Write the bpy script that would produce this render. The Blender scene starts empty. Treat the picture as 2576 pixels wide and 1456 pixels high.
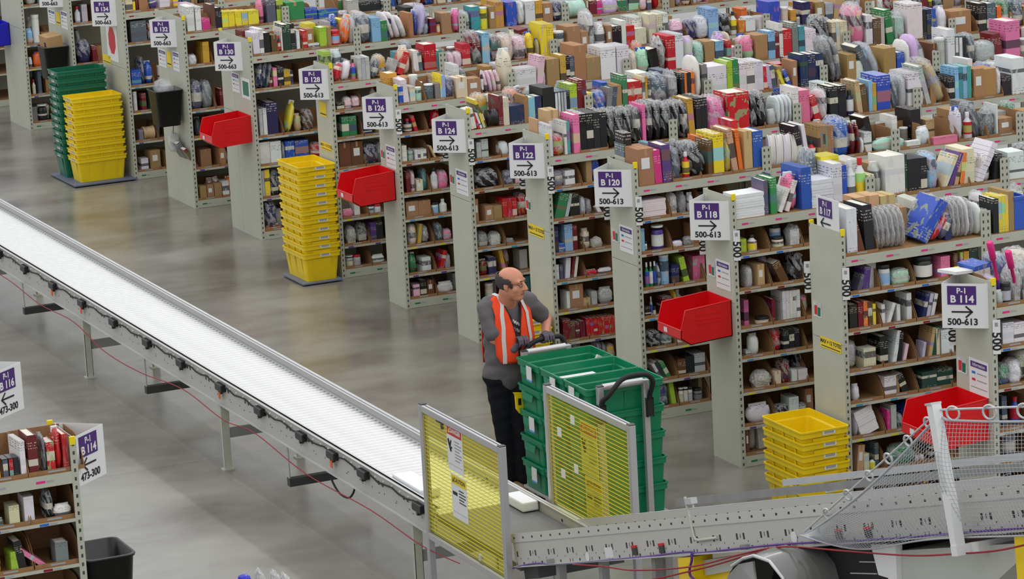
import bpy, bmesh, math, random
from mathutils import Vector, Matrix, Euler
rnd = random.Random(11)
S = bpy.context.scene
COL = S.collection
# ---------------------------------------------------------------- camera, world, lights, exposure
CAMP = (-11.713040676, -22.638666500, 7.150907282)
AZ, PITCH, ROLL, FPX = 0.4109540669, 0.2182892110, -0.0547118100, 8597.823995785
def cam_axes():
    ca, sa, cb, sb, cc, sc = math.cos(AZ), math.sin(AZ), math.cos(PITCH), math.sin(PITCH), math.cos(ROLL), math.sin(ROLL)
    f = Vector((cb*sa, cb*ca, -sb)); r = Vector((ca, -sa, 0)); u = r.cross(f)
    return cc*r+sc*u, -sc*r+cc*u, f
r_, u_, f_ = cam_axes()
cd = bpy.data.cameras.new('camera'); cam = bpy.data.objects.new('camera', cd); COL.objects.link(cam)
cd.sensor_width = 36.0; cd.lens = FPX/2576*36.0; cd.clip_start = 0.5; cd.clip_end = 300
cam.matrix_world = Matrix(((r_.x, u_.x, -f_.x, CAMP[0]), (r_.y, u_.y, -f_.y, CAMP[1]), (r_.z, u_.z, -f_.z, CAMP[2]), (0, 0, 0, 1)))
S.camera = cam
W = bpy.data.worlds.new('warehouse_air'); S.world = W; W.use_nodes = True
W.node_tree.nodes['Background'].inputs[0].default_value = (0.93, 0.97, 1.0, 1)
W.node_tree.nodes['Background'].inputs[1].default_value = 0.98
def strip_light(x, y, z, sx, sy, power):
    l = bpy.data.lights.new('ceiling_strip', 'AREA'); l.shape = 'RECTANGLE'; l.size = sx; l.size_y = sy
    l.energy = power; l.color = (1.0, 0.975, 0.93)
    o = bpy.data.objects.new('ceiling_strip', l); COL.objects.link(o); o.location = (x, y, z)
for lx, pw in ((-9.5, 300), (-3.6, 540), (2.6, 540), (9.0, 420)):
    strip_light(lx, 4.0, 9.6, 0.5, 46.0, pw)
vs = S.view_settings
S.display_settings.display_device = 'sRGB'
vs.view_transform = 'Standard'; vs.look = 'None'; vs.gamma = 1.0; vs.exposure = -0.12; vs.use_curve_mapping = False
cy = S.cycles
cy.max_bounces = 5; cy.diffuse_bounces = 3; cy.glossy_bounces = 2; cy.transmission_bounces = 2; cy.transparent_max_bounces = 8
cy.caustics_reflective = False; cy.caustics_refractive = False
cy.use_denoising = True; cy.sample_clamp_indirect = 4.0
# ---------------------------------------------------------------- colours and materials
def lin(c): return tuple(((v/255)/12.92 if v/255 <= 0.04045 else (((v/255)+0.055)/1.055)**2.4) for v in c)
P = dict(white=(226,224,224), cream=(222,208,178), silver=(184,186,188), grey=(128,128,132), black=(30,29,32), kraft=(164,126,86),
 brown=(104,70,46), red=(196,30,38), maroon=(116,24,36), orange=(234,116,44), yellow=(238,214,52), gold=(206,160,58), lime=(168,202,62), green=(48,132,78),
 darkgreen=(28,66,52), teal=(72,156,160), mint=(170,214,190), sky=(140,186,222), blue=(44,84,182), navy=(38,44,90), purple=(88,58,132),
 lilac=(202,180,218), pink=(228,120,162), blush=(234,196,206), magenta=(214,48,128), tan=(196,164,120), slate=(84,94,110), clear=(214,216,220))
MATS = {}
def nt(name):
    m = bpy.data.materials.new(name); m.use_nodes = True; MATS[name] = m
    t = m.node_tree; return m, t, t.nodes, t.links, t.nodes['Principled BSDF']
def mat(name, c, rough=.5, metal=0., nscale=0, namt=0., spec=.5, bump=0., bscale=60, coat=0.):
    m, t, N, L, b = nt(name)
    b.inputs['Roughness'].default_value = rough; b.inputs['Metallic'].default_value = metal
    b.inputs['Specular IOR Level'].default_value = spec; b.inputs['Coat Weight'].default_value = coat
    cl = lin(c); b.inputs['Base Color'].default_value = (*cl, 1)
    if nscale or bump:
        tc = N.new('ShaderNodeTexCoord')
    if nscale:
        n = N.new('ShaderNodeTexNoise'); n.inputs['Scale'].default_value = nscale; n.inputs['Detail'].default_value = 4
        L.new(tc.outputs['Object'], n.inputs['Vector'])
        r = N.new('ShaderNodeMapRange'); r.inputs[3].default_value = 1-namt; r.inputs[4].default_value = 1+namt
        r.inputs[1].default_value = .3; r.inputs[2].default_value = .7
        L.new(n.outputs[0], r.inputs[0])
        mx = N.new('ShaderNodeMix'); mx.data_type = 'RGBA'; mx.blend_type = 'MULTIPLY'; mx.inputs[0].default_value = 1
        mx.inputs[6].default_value = (*cl, 1); L.new(r.outputs[0], mx.inputs[7]); L.new(mx.outputs[2], b.inputs['Base Color'])
    if bump:
        n = N.new('ShaderNodeTexNoise'); n.inputs['Scale'].default_value = bscale; L.new(tc.outputs['Object'], n.inputs['Vector'])
        bp = N.new('ShaderNodeBump'); bp.inputs['Strength'].default_value = bump; bp.inputs['Distance'].default_value = .01
        L.new(n.outputs[0], bp.inputs['Height']); L.new(bp.outputs[0], b.inputs['Normal'])
    return m
def math_n(N, L, op, a, b=None, c=None):
    n = N.new('ShaderNodeMath'); n.operation = op
    for i, v in enumerate((a, b, c)):
        if v is None: continue
        if isinstance(v, (int, float)): n.inputs[i].default_value = v
        else: L.new(v, n.inputs[i])
    return n.outputs[0]
def mixc(N, L, f, a, b, mode='MIX'):
    n = N.new('ShaderNodeMix'); n.data_type = 'RGBA'; n.blend_type = mode
    for i, v in ((0, f), (6, a), (7, b)):
        if isinstance(v, (int, float)): n.inputs[i].default_value = v
        elif isinstance(v, tuple): n.inputs[i].default_value = (*v, 1) if len(v) == 3 else v
        else: L.new(v, n.inputs[i])
    return n.outputs[2]
# painted rack steel, cardboard, plastics ...
mat('rack_paint', (184,185,170), .45, 0, 6, .04)
mat('particle_board', (146,108,68), .75, 0, 22, .16)
mat('cardboard', (150,112,74), .85, 0, 14, .12)
mat('cardboard_light', (176,140,98), .85, 0, 14, .08)
mat('white_sheet', (226,226,226), .45)
mat('sign_purple', (72,34,112), .5)
mat('sign_ink', (26,26,30), .6)
mat('red_plastic', (214,16,24), .32, 0, 9, .05)
mat('yellow_plastic', (240,206,18), .35, 0, 8, .06)
mat('green_plastic', (14,128,88), .35, 0, 8, .08)
mat('darkgreen_plastic', (14,104,78), .35, 0, 8, .08)
mat('blue_plastic', (30,26,190), .4)
mat('black_plastic', (24,24,26), .4)
mat('black_rubber', (22,22,24), .65)
mat('galvanised', (196,197,198), .42, .25, 10, .06)
mat('galvanised_dull', (150,150,148), .55, .3, 8, .1)
mat('roller_steel', (232,231,230), .33, .35, 20, .04)
mat('dark_steel', (70,70,70), .5, .4)
mat('alu_profile', (190,188,190), .34, .55)
mat('belt_grey', (118,116,120), .6, 0, 10, .06)
mat('foam_white', (236,236,238), .7)
mat('tag_yellow', (240,214,20), .5)
mat('orange_tag', (226,110,70), .6)
mat('red_cord', (150,24,40), .6); mat('purple_cord', (92,50,140), .5)
mat('rope_grey', (176,178,182), .6)
mat('chip_pink', (224,40,130), .5); mat('chip_blue', (36,104,190), .5); mat('chip_red', (130,18,34), .5); mat('chip_grey', (150,150,156), .6)
mat('chip_sky', (60,140,180), .5); mat('chip_yellow', (206,204,40), .5); mat('chip_purple', (84,52,140), .5); mat('chip_green', (22,120,60), .5)
mat('chip_text', (160,160,164), .6)
mat('chute_grey', (112,111,108), .22, 0, 5, .08, .6, 0, 60, .4)
mat('machine_grey', (186,188,180), .45, 0, 5, .05)
mat('matte_black', (16,16,18), .55)
mat('danger_red', (200,34,40), .5); mat('caution_yellow', (236,204,30), .5)
mat('tape_blue', (96,160,220), .5)
mat('skin', (206,140,112), .5, 0, 14, .07); mat('hair', (62,55,54), .8, 0, 60, .25)
mat('shirt_grey', (104,100,102), .9, 0, 8, .08, .2, .15, 26); mat('vest_orange', (244,74,34), .7, 0, 12, .06, .3, .12, 30)
mat('vest_band', (206,200,198), .4); mat('trouser_black', (24,25,30), .9, 0, 8, .1, .2, .15, 24)
mat('boot_tan', (150,124,92), .8); mat('glove_grey', (92,86,98), .8, 0, 30, .1); mat('glove_black', (28,28,32), .7); mat('eye_white', (225,220,215), .3)
mat('dolly_grey', (110,116,132), .6); mat('pallet_blue', (96,104,124), .6)
mat('pages', (226,221,208), .8, 0, 90, .05)
mat('lid_white', (224,224,222), .45); mat('lid_black', (34,34,36), .45); mat('lid_red', (196,34,40), .45)
def floor_mat():
    m, t, N, L, b = nt('polished_concrete')
    tc = N.new('ShaderNodeTexCoord'); mp = N.new('ShaderNodeMapping'); L.new(tc.outputs['Object'], mp.inputs[0])
    mp.inputs['Scale'].default_value = (.55, .8, 1)
    n1 = N.new('ShaderNodeTexNoise'); n1.inputs['Scale'].default_value = 1.1; n1.inputs['Detail'].default_value = 5; n1.inputs['Distortion'].default_value = .2
    L.new(mp.outputs[0], n1.inputs['Vector'])
    n2 = N.new('ShaderNodeTexNoise'); n2.inputs['Scale'].default_value = 6; n2.inputs['Detail'].default_value = 6; L.new(mp.outputs[0], n2.inputs['Vector'])
    ramp = N.new('ShaderNodeValToRGB'); e = ramp.color_ramp.elements
    e[0].position = .32; e[0].color = (*lin((104,98,90)), 1); e[1].position = .68; e[1].color = (*lin((148,145,136)), 1)
    k = e.new(.5); k.color = (*lin((128,124,116)), 1)
    s = math_n(N, L, 'ADD', math_n(N, L, 'MULTIPLY', n1.outputs[0], .78), math_n(N, L, 'MULTIPLY', n2.outputs[0], .22))
    L.new(s, ramp.inputs[0])
    # saw-cut joints of the slab
    sp = N.new('ShaderNodeSeparateXYZ'); L.new(tc.outputs['Object'], sp.inputs[0])
    j1 = math_n(N, L, 'LESS_THAN', math_n(N, L, 'ABSOLUTE', math_n(N, L, 'SUBTRACT', math_n(N, L, 'MODULO', math_n(N, L, 'ADD', sp.outputs[1], 50.0), 6.1), 3.9)), .006)
    L.new(mixc(N, L, math_n(N, L, 'MULTIPLY', j1, .45), ramp.outputs[0], lin((62,58,54))), b.inputs['Base Color'])
    rr = N.new('ShaderNodeMapRange'); rr.inputs[1].default_value = .3; rr.inputs[2].default_value = .7; rr.inputs[3].default_value = .17; rr.inputs[4].default_value = .34
    L.new(n1.outputs[0], rr.inputs[0]); L.new(rr.outputs[0], b.inputs['Roughness']); b.inputs['Specular IOR Level'].default_value = .5
    return m
floor_mat()
def upright_mat():
    m, t, N, L, b = nt('punched_upright')
    tc = N.new('ShaderNodeTexCoord'); sp = N.new('ShaderNodeSeparateXYZ'); L.new(tc.outputs['Object'], sp.inputs[0])
    fz = math_n(N, L, 'MODULO', sp.outputs[2], .052)
    hz = math_n(N, L, 'LESS_THAN', math_n(N, L, 'ABSOLUTE', math_n(N, L, 'SUBTRACT', fz, .026)), .011)
    hx = math_n(N, L, 'LESS_THAN', math_n(N, L, 'ABSOLUTE', math_n(N, L, 'SUBTRACT', sp.outputs[0], .02)), .0065)
    L.new(mixc(N, L, math_n(N, L, 'MULTIPLY', hz, hx), lin((182,183,168)), lin((66,64,58))), b.inputs['Base Color']); b.inputs['Roughness'].default_value = .45
upright_mat()
def holes_mat(name, base, period, z0, hw, hh, off=0.):
    """sheet steel with a row of punched slots: local x runs along the rail, local z up"""
    m, t, N, L, b = nt(name)
    tc = N.new('ShaderNodeTexCoord'); sp = N.new('ShaderNodeSeparateXYZ'); L.new(tc.outputs['Object'], sp.inputs[0])
    acc = None
    for zc, per, o, w, h in z0:
        fx = math_n(N, L, 'SUBTRACT', math_n(N, L, 'MODULO', math_n(N, L, 'ADD', sp.outputs[0], 60*per+o), per), per/2)
        a = math_n(N, L, 'LESS_THAN', math_n(N, L, 'ABSOLUTE', fx), w)
        c = math_n(N, L, 'LESS_THAN', math_n(N, L, 'ABSOLUTE', math_n(N, L, 'SUBTRACT', sp.outputs[2], zc)), h)
        s = math_n(N, L, 'MULTIPLY', a, c); acc = s if acc is None else math_n(N, L, 'MAXIMUM', acc, s)
    L.new(mixc(N, L, acc, lin(base), lin((40,38,38))), b.inputs['Base Color']); b.inputs['Roughness'].default_value = .45; b.inputs['Metallic'].default_value = .1
holes_mat('incline_web', (196,194,188), 0, [(0.0, .2976, .105, .011, .018), (0.0, .2976, .190, .011, .018), (0.002, .2976, .148, .004, .012), (-.062, .2976, .02, .010, .008), (-.062, .2976, .13, .005, .010), (-.062, .2976, .17, .005, .010), (-.03, .2976, .06, .004, .005), (-.035, .2976, .24, .004, .005)], 0, 0)
holes_mat('incline_flange', (200,198,192), 0, [(0.0, .1488, .0, .012, .007)], 0, 0)
holes_mat('rail_web', (186,185,180), 0, [(.03, .46, .12, .018, .014), (.03, .46, .19, .018, .014), (-.045, .31, .05, .01, .004), (-.03, .23, .1, .007, .006)], 0, 0)
holes_mat('far_rail_web', (190,189,186), 0, [(.02, .62, .2, .014, .010)], 0, 0)
# goods: the object's own colour plus a printed panel, title bar and lines laid out by the object's random number
def goods_mat(name, rough, coat=0., print_amt=1.):
    m, t, N, L, b = nt(name)
    oi = N.new('ShaderNodeObjectInfo'); tc = N.new('ShaderNodeTexCoord'); sp = N.new('ShaderNodeSeparateXYZ'); L.new(tc.outputs['Object'], sp.inputs[0])
    X, Y, Z = sp.outputs; R = oi.outputs['Random']
    r2 = math_n(N, L, 'FRACT', math_n(N, L, 'MULTIPLY', R, 17.31)); r3 = math_n(N, L, 'FRACT', math_n(N, L, 'MULTIPLY', R, 91.7)); r4 = math_n(N, L, 'FRACT', math_n(N, L, 'MULTIPLY', R, 311.3))
    ge = N.new('ShaderNodeNewGeometry'); 
    hs = N.new('ShaderNodeHueSaturation'); L.new(r2, hs.inputs['Hue']); hs.inputs['Saturation'].default_value = 0.7; hs.inputs['Value'].default_value = .85; L.new(oi.outputs['Color'], hs.inputs['Color'])
    bw = N.new('ShaderNodeRGBToBW'); L.new(oi.outputs['Color'], bw.inputs[0])
    dark = math_n(N, L, 'LESS_THAN', bw.outputs[0], .22)
    ink = mixc(N, L, dark, lin((44,44,54)), lin((222,214,196)))
    accent = mixc(N, L, math_n(N, L, 'GREATER_THAN', r4, .45), hs.outputs[0], ink)
    # title bar
    zc = math_n(N, L, 'MULTIPLY_ADD', r3, .5, .25)
    bar = math_n(N, L, 'MULTIPLY', math_n(N, L, 'LESS_THAN', math_n(N, L, 'ABSOLUTE', math_n(N, L, 'SUBTRACT', Z, zc)), math_n(N, L, 'MULTIPLY_ADD', r2, .13, .04)), math_n(N, L, 'GREATER_THAN', R, .35))
    c1 = mixc(N, L, math_n(N, L, 'MULTIPLY', bar, .85*print_amt), oi.outputs['Color'], accent)
    # rows of small print, broken up by noise
    nz = N.new('ShaderNodeTexNoise'); nz.inputs['Scale'].default_value = 9; L.new(tc.outputs['Object'], nz.inputs['Vector'])
    rows = math_n(N, L, 'MULTIPLY', math_n(N, L, 'GREATER_THAN', math_n(N, L, 'SINE', math_n(N, L, 'MULTIPLY', Z, 95.0)), .35), math_n(N, L, 'GREATER_THAN', nz.outputs[0], .52))
    zr = math_n(N, L, 'FRACT', math_n(N, L, 'ADD', zc, .42))
    band = math_n(N, L, 'LESS_THAN', math_n(N, L, 'ABSOLUTE', math_n(N, L, 'SUBTRACT', Z, zr)), .12)
    c2 = mixc(N, L, math_n(N, L, 'MULTIPLY', math_n(N, L, 'MULTIPLY', rows, band), .7*print_amt), c1, ink)
    # picture patch
    nb = N.new('ShaderNodeTexNoise'); nb.noise_dimensions = '4D'; nb.inputs['Scale'].default_value = 3.5; L.new(tc.outputs['Object'], nb.inputs['Vector']); L.new(math_n(N, L, 'MULTIPLY', R, 40.), nb.inputs['W'])
    pic = math_n(N, L, 'MULTIPLY', math_n(N, L, 'GREATER_THAN', nb.outputs[0], .57), math_n(N, L, 'GREATER_THAN', r3, .55))
    c3 = mixc(N, L, math_n(N, L, 'MULTIPLY', pic, .6*print_amt), c2, hs.outputs[0])
    L.new(c3, b.inputs['Base Color']); b.inputs['Roughness'].default_value = rough; b.inputs['Coat Weight'].default_value = coat
    return m
goods_mat('print_matte', .5); goods_mat('print_gloss', .22, .3); goods_mat('print_plain', .6, 0., .25)
def plain_color_mat(name, rough, coat=0., nscale=10, namt=.1):
    m, t, N, L, b = nt(name)
    oi = N.new('ShaderNodeObjectInfo'); tc = N.new('ShaderNodeTexCoord'); n = N.new('ShaderNodeTexNoise'); n.inputs['Scale'].default_value = nscale; L.new(tc.outputs['Object'], n.inputs['Vector'])
    r = N.new('ShaderNodeMapRange'); r.inputs[3].default_value = 1-namt; r.inputs[4].default_value = 1+namt; L.new(n.outputs[0], r.inputs[0])
    L.new(mixc(N, L, 1., oi.outputs['Color'], r.outputs[0], 'MULTIPLY'), b.inputs['Base Color']); b.inputs['Roughness'].default_value = rough; b.inputs['Coat Weight'].default_value = coat
plain_color_mat('dyed_plastic', .35, .2); plain_color_mat('dyed_board', .8)
def film_mat(name, alpha, tint=(230,232,236), rough=.12):
    m, t, N, L, b = nt(name)
    b.inputs['Base Color'].default_value = (*lin(tint), 1); b.inputs['Roughness'].default_value = rough
    lw = N.new('ShaderNodeTexNoise'); lw.inputs['Scale'].default_value = 7; lw.inputs['Detail'].default_value = 5
    tc = N.new('ShaderNodeTexCoord'); L.new(tc.outputs['Object'], lw.inputs['Vector'])
    r = N.new('ShaderNodeMapRange'); r.inputs[1].default_value = .35; r.inputs[2].default_value = .68; r.inputs[3].default_value = alpha*.45; r.inputs[4].default_value = min(1, alpha*1.7)
    L.new(lw.outputs[0], r.inputs[0]); L.new(r.outputs[0], b.inputs['Alpha'])
    bp = N.new('ShaderNodeBump'); bp.inputs['Strength'].default_value = .6; bp.inputs['Distance'].default_value = .05; L.new(lw.outputs[0], bp.inputs['Height']); L.new(bp.outputs[0], b.inputs['Normal'])
film_mat('clear_film', .34); film_mat('cloudy_film', .8, (228,226,226), .2)
def tint_mat(name, tint, body, f):
    m, t, N, L, b = nt(name); b.inputs['Base Color'].default_value = (*lin(body), 1); b.inputs['Roughness'].default_value = .15
    tr = N.new('ShaderNodeBsdfTransparent'); tr.inputs[0].default_value = (*tint, 1); mx = N.new('ShaderNodeMixShader'); mx.inputs[0].default_value = f
    L.new(tr.outputs[0], mx.inputs[1]); L.new(b.outputs[0], mx.inputs[2]); L.new(mx.outputs[0], N['Material Output'].inputs['Surface'])
tint_mat('yellow_sheet', (.97, .97, .62), (206, 206, 96), .14)
# ---------------------------------------------------------------- mesh helpers
class MB:
    def __init__(s): s.v = []; s.f = []; s.m = []; s.sm = []
    def poly(s, vs, fs, mi=0, smooth=False):
        o = len(s.v); s.v += [tuple(v) for v in vs]; s.f += [tuple(i+o for i in f) for f in fs]; s.m += [mi]*len(fs); s.sm += [smooth]*len(fs); return s
    def box(s, x0, x1, y0, y1, z0, z1, mi=0, c=0.):
        """axis box, chamfered when c > 0"""
        if c <= 0:
            vs = [(x, y, z) for z in (z0, z1) for x, y in ((x0, y0), (x1, y0), (x1, y1), (x0, y1))]
            return s.poly(vs, [(3, 2, 1, 0), (4, 5, 6, 7), (0, 1, 5, 4), (1, 2, 6, 5), (2, 3, 7, 6), (3, 0, 4, 7)], mi)
        bm = bmesh.new(); bmesh.ops.create_cube(bm, size=1)
        for v in bm.verts: v.co = Vector(((x0+x1)/2+v.co.x*(x1-x0), (y0+y1)/2+v.co.y*(y1-y0), (z0+z1)/2+v.co.z*(z1-z0)))
        bmesh.ops.bevel(bm, geom=list(bm.edges), offset=c, segments=2, affect='EDGES', profile=.6)
        s.bm(bm, mi); return s
    def bm(s, bm, mi=0, smooth=False, mw=None):
        bm.verts.index_update(); vs = [(mw @ v.co if mw else v.co) for v in bm.verts]
        s.poly(vs, [[v.index for v in f.verts] for f in bm.faces], mi, smooth); bm.free(); return s
    def obox(s, c, ax, sx, sy, sz, mi=0):
        """box centred at c, rotated by matrix ax"""
        c = Vector(c); vs = [c+ax@Vector((x*sx/2, y*sy/2, z*sz/2)) for z in (-1, 1) for x, y in ((-1, -1), (1, -1), (1, 1), (-1, 1))]
        return s.poly(vs, [(3, 2, 1, 0), (4, 5, 6, 7), (0, 1, 5, 4), (1, 2, 6, 5), (2, 3, 7, 6), (3, 0, 4, 7)], mi)
    def tube(s, pts, r, seg=8, mi=0, cap=True, radii=None):
        pts = [Vector(p) for p in pts]; n = len(pts); rings = []; prev = None
        for i, p in enumerate(pts):
            d = (pts[min(i+1, n-1)]-pts[max(i-1, 0)]).normalized()
            if prev is None: a = d.orthogonal().normalized()
            else:
                a = (prev-d*prev.dot(d)); a = a.normalized() if a.length > 1e-6 else d.orthogonal().normalized()
            prev = a; b = d.cross(a); rr = radii[i] if radii else r
            rings.append([p+(a*math.cos(2*math.pi*k/seg)+b*math.sin(2*math.pi*k/seg))*rr for k in range(seg)])
        vs = [v for R in rings for v in R]; fs = []
        for i in range(n-1):
            for k in range(seg): fs.append((i*seg+k, i*seg+(k+1) % seg, (i+1)*seg+(k+1) % seg, (i+1)*seg+k))
        s.poly(vs, fs, mi, True)
        if cap: s.poly(rings[0], [tuple(range(seg))[::-1]], mi); s.poly(rings[-1], [tuple(range(seg))], mi)
        return s
    def lathe(s, prof, seg=14, c=(0, 0, 0), mi=0, sx=1., sy=1.):
        vs = [(c[0]+r*math.cos(2*math.pi*k/seg)*sx, c[1]+r*math.sin(2*math.pi*k/seg)*sy, c[2]+z) for r, z in prof for k in range(seg)]
        fs = [(i*seg+k, i*seg+(k+1) % seg, (i+1)*seg+(k+1) % seg, (i+1)*seg+k) for i in range(len(prof)-1) for k in range(seg)]
        s.poly(vs, fs, mi, True); n = len(prof)
        s.poly(vs[:seg], [tuple(range(seg))[::-1]], mi); s.poly(vs[-seg:], [tuple(range(seg))], mi); return s
    def prism(s, pts, d, mi=0):
        """planar polygon pts (3-D) extruded by vector d"""
        pts = [Vector(p) for p in pts]; d = Vector(d); n = len(pts)
        vs = pts+[p+d for p in pts]
        return s.poly(vs, [tuple(range(n))[::-1], tuple(range(n, 2*n))]+[(i, (i+1) % n, n+(i+1) % n, n+i) for i in range(n)], mi)
    def mesh(s, name, mats):
        me = bpy.data.meshes.new(name); me.from_pydata(s.v, [], s.f)
        for m in (mats if isinstance(mats, (list, tuple)) else [mats]): me.materials.append(MATS[m])
        me.polygons.foreach_set('material_index', s.m); me.polygons.foreach_set('use_smooth', s.sm); me.update(); return me
    def build(s, name, mats, parent=None, loc=None): return put(name, s.mesh(name, mats), parent, loc)
def put(name, data, parent=None, loc=None, mw=None, color=None):
    o = bpy.data.objects.new(name, data); COL.objects.link(o)
    if parent is not None: o.parent = parent
    if mw is not None: o.matrix_local = mw
    elif loc is not None: o.location = loc
    if color is not None: o.color = (*lin(color), 1)
    return o
def tag(o, label, cat, group=None):
    o['label'] = label; o['category'] = cat
    if group: o['group'] = group
    return o
def empty(name, loc, label, cat, group=None, rz=0.):
    o = bpy.data.objects.new(name, None); COL.objects.link(o); o.location = loc; o.rotation_euler = (0, 0, rz); o.empty_display_size = .05
    return tag(o, label, cat, group)
def dup(o, parent=None):
    c = o.copy(); COL.objects.link(c)
    if parent is not None: c.parent = parent
    for ch in o.children: dup(ch, c)
    return c
def text(name, s, size, parent, mw, matname, bold=.02, align='CENTER'):
    cu = bpy.data.curves.new(name, 'FONT'); cu.body = s; cu.size = size; cu.align_x = align; cu.align_y = 'CENTER'; cu.offset = bold*size; cu.resolution_u = 3; cu.fill_mode = 'FRONT'
    cu.materials.append(MATS[matname]); o = bpy.data.objects.new(name, cu); COL.objects.link(o); o.parent = parent; o.matrix_local = mw; return o
def frame(o, x, z):
    """matrix whose local x axis is x, local y axis is z (up), local z axis faces out"""
    x = Vector(x).normalized(); z = Vector(z).normalized(); n = x.cross(z)
    return Matrix(((x.x, z.x, n.x, o[0]), (x.y, z.y, n.y, o[1]), (x.z, z.z, n.z, o[2]), (0, 0, 0, 1)))
# ---------------------------------------------------------------- the floor
fl = MB().poly([(-40, -30, 0), (45, -30, 0), (45, 60, 0), (-40, 60, 0)], [(0, 1, 2, 3)]).build('floor', 'polished_concrete'); fl['kind'] = 'structure'
# ---------------------------------------------------------------- shelving
H = 2.134; BAY = 1.215; LEV = [.085, .318, .59, .855, 1.09, 1.39, 1.665, 1.948]
CHIP = ['chip_green', 'chip_purple', 'chip_yellow', 'chip_sky', 'chip_grey', 'chip_red', 'chip_blue', 'chip_pink']
RACKS = {  # front face y, depth, bays, how it is found
 '114': (-3.682, .46, 2, 'B 114 rack'), '117': (-1.670, .457, 3, 'B 117 rack'), '118': (0., .458, 4, 'B 118 rack'), '120': (1.682, .476, 4, 'B 120 rack'),
 '122': (3.37, .46, 5, 'B 122 rack'), '124': (5.058, .461, 6, 'B 124 rack'), '126': (6.759, .431, 7, 'B 126 rack'), '128': (8.431, .42, 7, 'B 128 rack'),
 '130': (10.751, .919, 6, 'B 130 rack'), '132': (12.893, .928, 4, 'B 132 rack'), '134': (15.052, .9, 2, 'B 134 rack'), '136': (17.2, .92, 1, 'rack behind B 134'),
 '138': (19.337, .92, 1, 'rack with blue bin'), '140': (21.5, .92, 1, 'furthest rack')}
_mc = {}
def cached(key, fn):
    if key not in _mc: _mc[key] = fn()
    return _mc[key]
def post_mesh(): return cached('post', lambda: MB().box(0, .042, 0, .004, 0, H).box(.006, .010, .004, .042, 0, H).mesh('upright', 'punched_upright'))
def shelf_mesh(d): return cached(('sh', round(d, 3)), lambda: MB().box(.005, BAY-.005, .003, d-.004, -.018, 0).mesh('shelf', 'particle_board'))
def lip_mesh(h): return cached(('lip', h), lambda: MB().box(.042, BAY-.042, -.003, .003, -h, -.0015).box(.042, BAY-.042, .003, .012, -h, -h+.003).mesh('shelf_lip', 'rack_paint'))
def chip_mesh(c): return cached(('chip', c), lambda: MB().box(0, .055, -.0045, -.003, -.008, .006).box(.062, .108, -.0042, -.003, -.0065, .004, 1).mesh('location_label', [c, 'chip_text']))
def back_mesh(d): return cached(('bk', round(d, 3)), lambda: MB().box(.006, BAY-.006, d-.004, d-.001, .02, 1.93).mesh('back_panel', 'rack_paint'))
ORD = ['first', 'second', 'third', 'fourth', 'fifth', 'sixth', 'seventh', 'eighth', 'ninth', 'tenth', 'eleventh', 'twelfth', 'thirteenth', 'fourteenth', 'fifteenth', 'sixteenth', 'seventeenth', 'eighteenth', 'nineteenth', 'twentieth']
def ordinal(n):
    if n < 20: return ORD[n]
    t = ['twenty', 'thirty', 'forty', 'fifty', 'sixty', 'seventy', 'eighty', 'ninety'][n//10-2] if n < 100 else 'hundred'
    return t+'-'+(ORD[n % 10-1] if n % 10 else 'ieth') if n % 10 else t[:-1]+'ieth'
LEVW = [.085, .435, .783, 1.086, 1.583, 1.948]
def rack_bay(x0, y, d, desc, k, full=True, grp='steel shelving bays', levs=None):
    """one bay of steel shelving from x0 to x0+BAY, front at y"""
    t = empty('shelving_unit', (x0, y, 0), f'{ordinal(k)} grey shelving bay from the aisle end, {desc}', 'shelving', grp)
    put('upright', post_mesh(), t, (0, 0, 0)); o = put('upright', post_mesh(), t); o.matrix_local = Matrix.Translation((BAY, 0, 0)) @ Matrix.Scale(-1, 4, (1, 0, 0))
    put('upright', post_mesh(), t).matrix_local = Matrix.Translation((0, d, 0)) @ Matrix.Scale(-1, 4, (0, 1, 0))
    if full: put('back_panel', back_mesh(d), t)
    levs = levs or LEV; top = len(levs)-1
    for i, z in enumerate(levs):
        if not full and i < top-1: continue
        s = put('shelf', shelf_mesh(d), t, (0, 0, z)); h = .072 if i == top else (.083 if i == 0 else .021)
        put('shelf_lip', lip_mesh(h), s)
        for c in range(4):
            if (full or i == top) and not (i == 4 and c % 2):
                put('location_label', chip_mesh((CHIP[i] if i < top else 'chip_pink') if not (i == top and y > 10) else 'chip_red'), s, (.085+c*.29, 0, -h/2))
    return t
def end_panel(t, d, x=0., sgn=1, seam=1.30):
    for nm, a, b in (('end_panel', .0, seam-.002), ('end_panel', seam+.002, H)):
        if d > .6:
            for y0, y1 in ((0.004, d*.6-.002), (d*.6+.002, d-.004)): MB().box(min(x, x+sgn*.004), max(x, x+sgn*.004), y0, y1, a, b).build(nm, 'rack_paint', t)
        else: MB().box(min(x, x+sgn*.004), max(x, x+sgn*.004), .004, d-.004, a, b).build(nm, 'rack_paint', t)
def corner_cap(t, x, y): MB().box(x, x+.035, y-.006, y+.012, H-.03, H+.02, 0, .003).build('corner_cap', 'tag_yellow', t)
for rid, (y, d, nb, desc) in RACKS.items():
    for k in range(nb):
        t = rack_bay(k*BAY, y, d, desc, k, full=k < (3 if rid in ('114', '117') else 2), levs=LEVW if d > .6 else ([v for v in LEV if v != .855] if rid == '128' else None))
        if k == 0:
            end_panel(t, d)
            for cx, cyy in ((.004, 0),): corner_cap(t, cx, cyy)
            if rid in ('114', '117', '130'): corner_cap(t, .0, d-.01)
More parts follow.
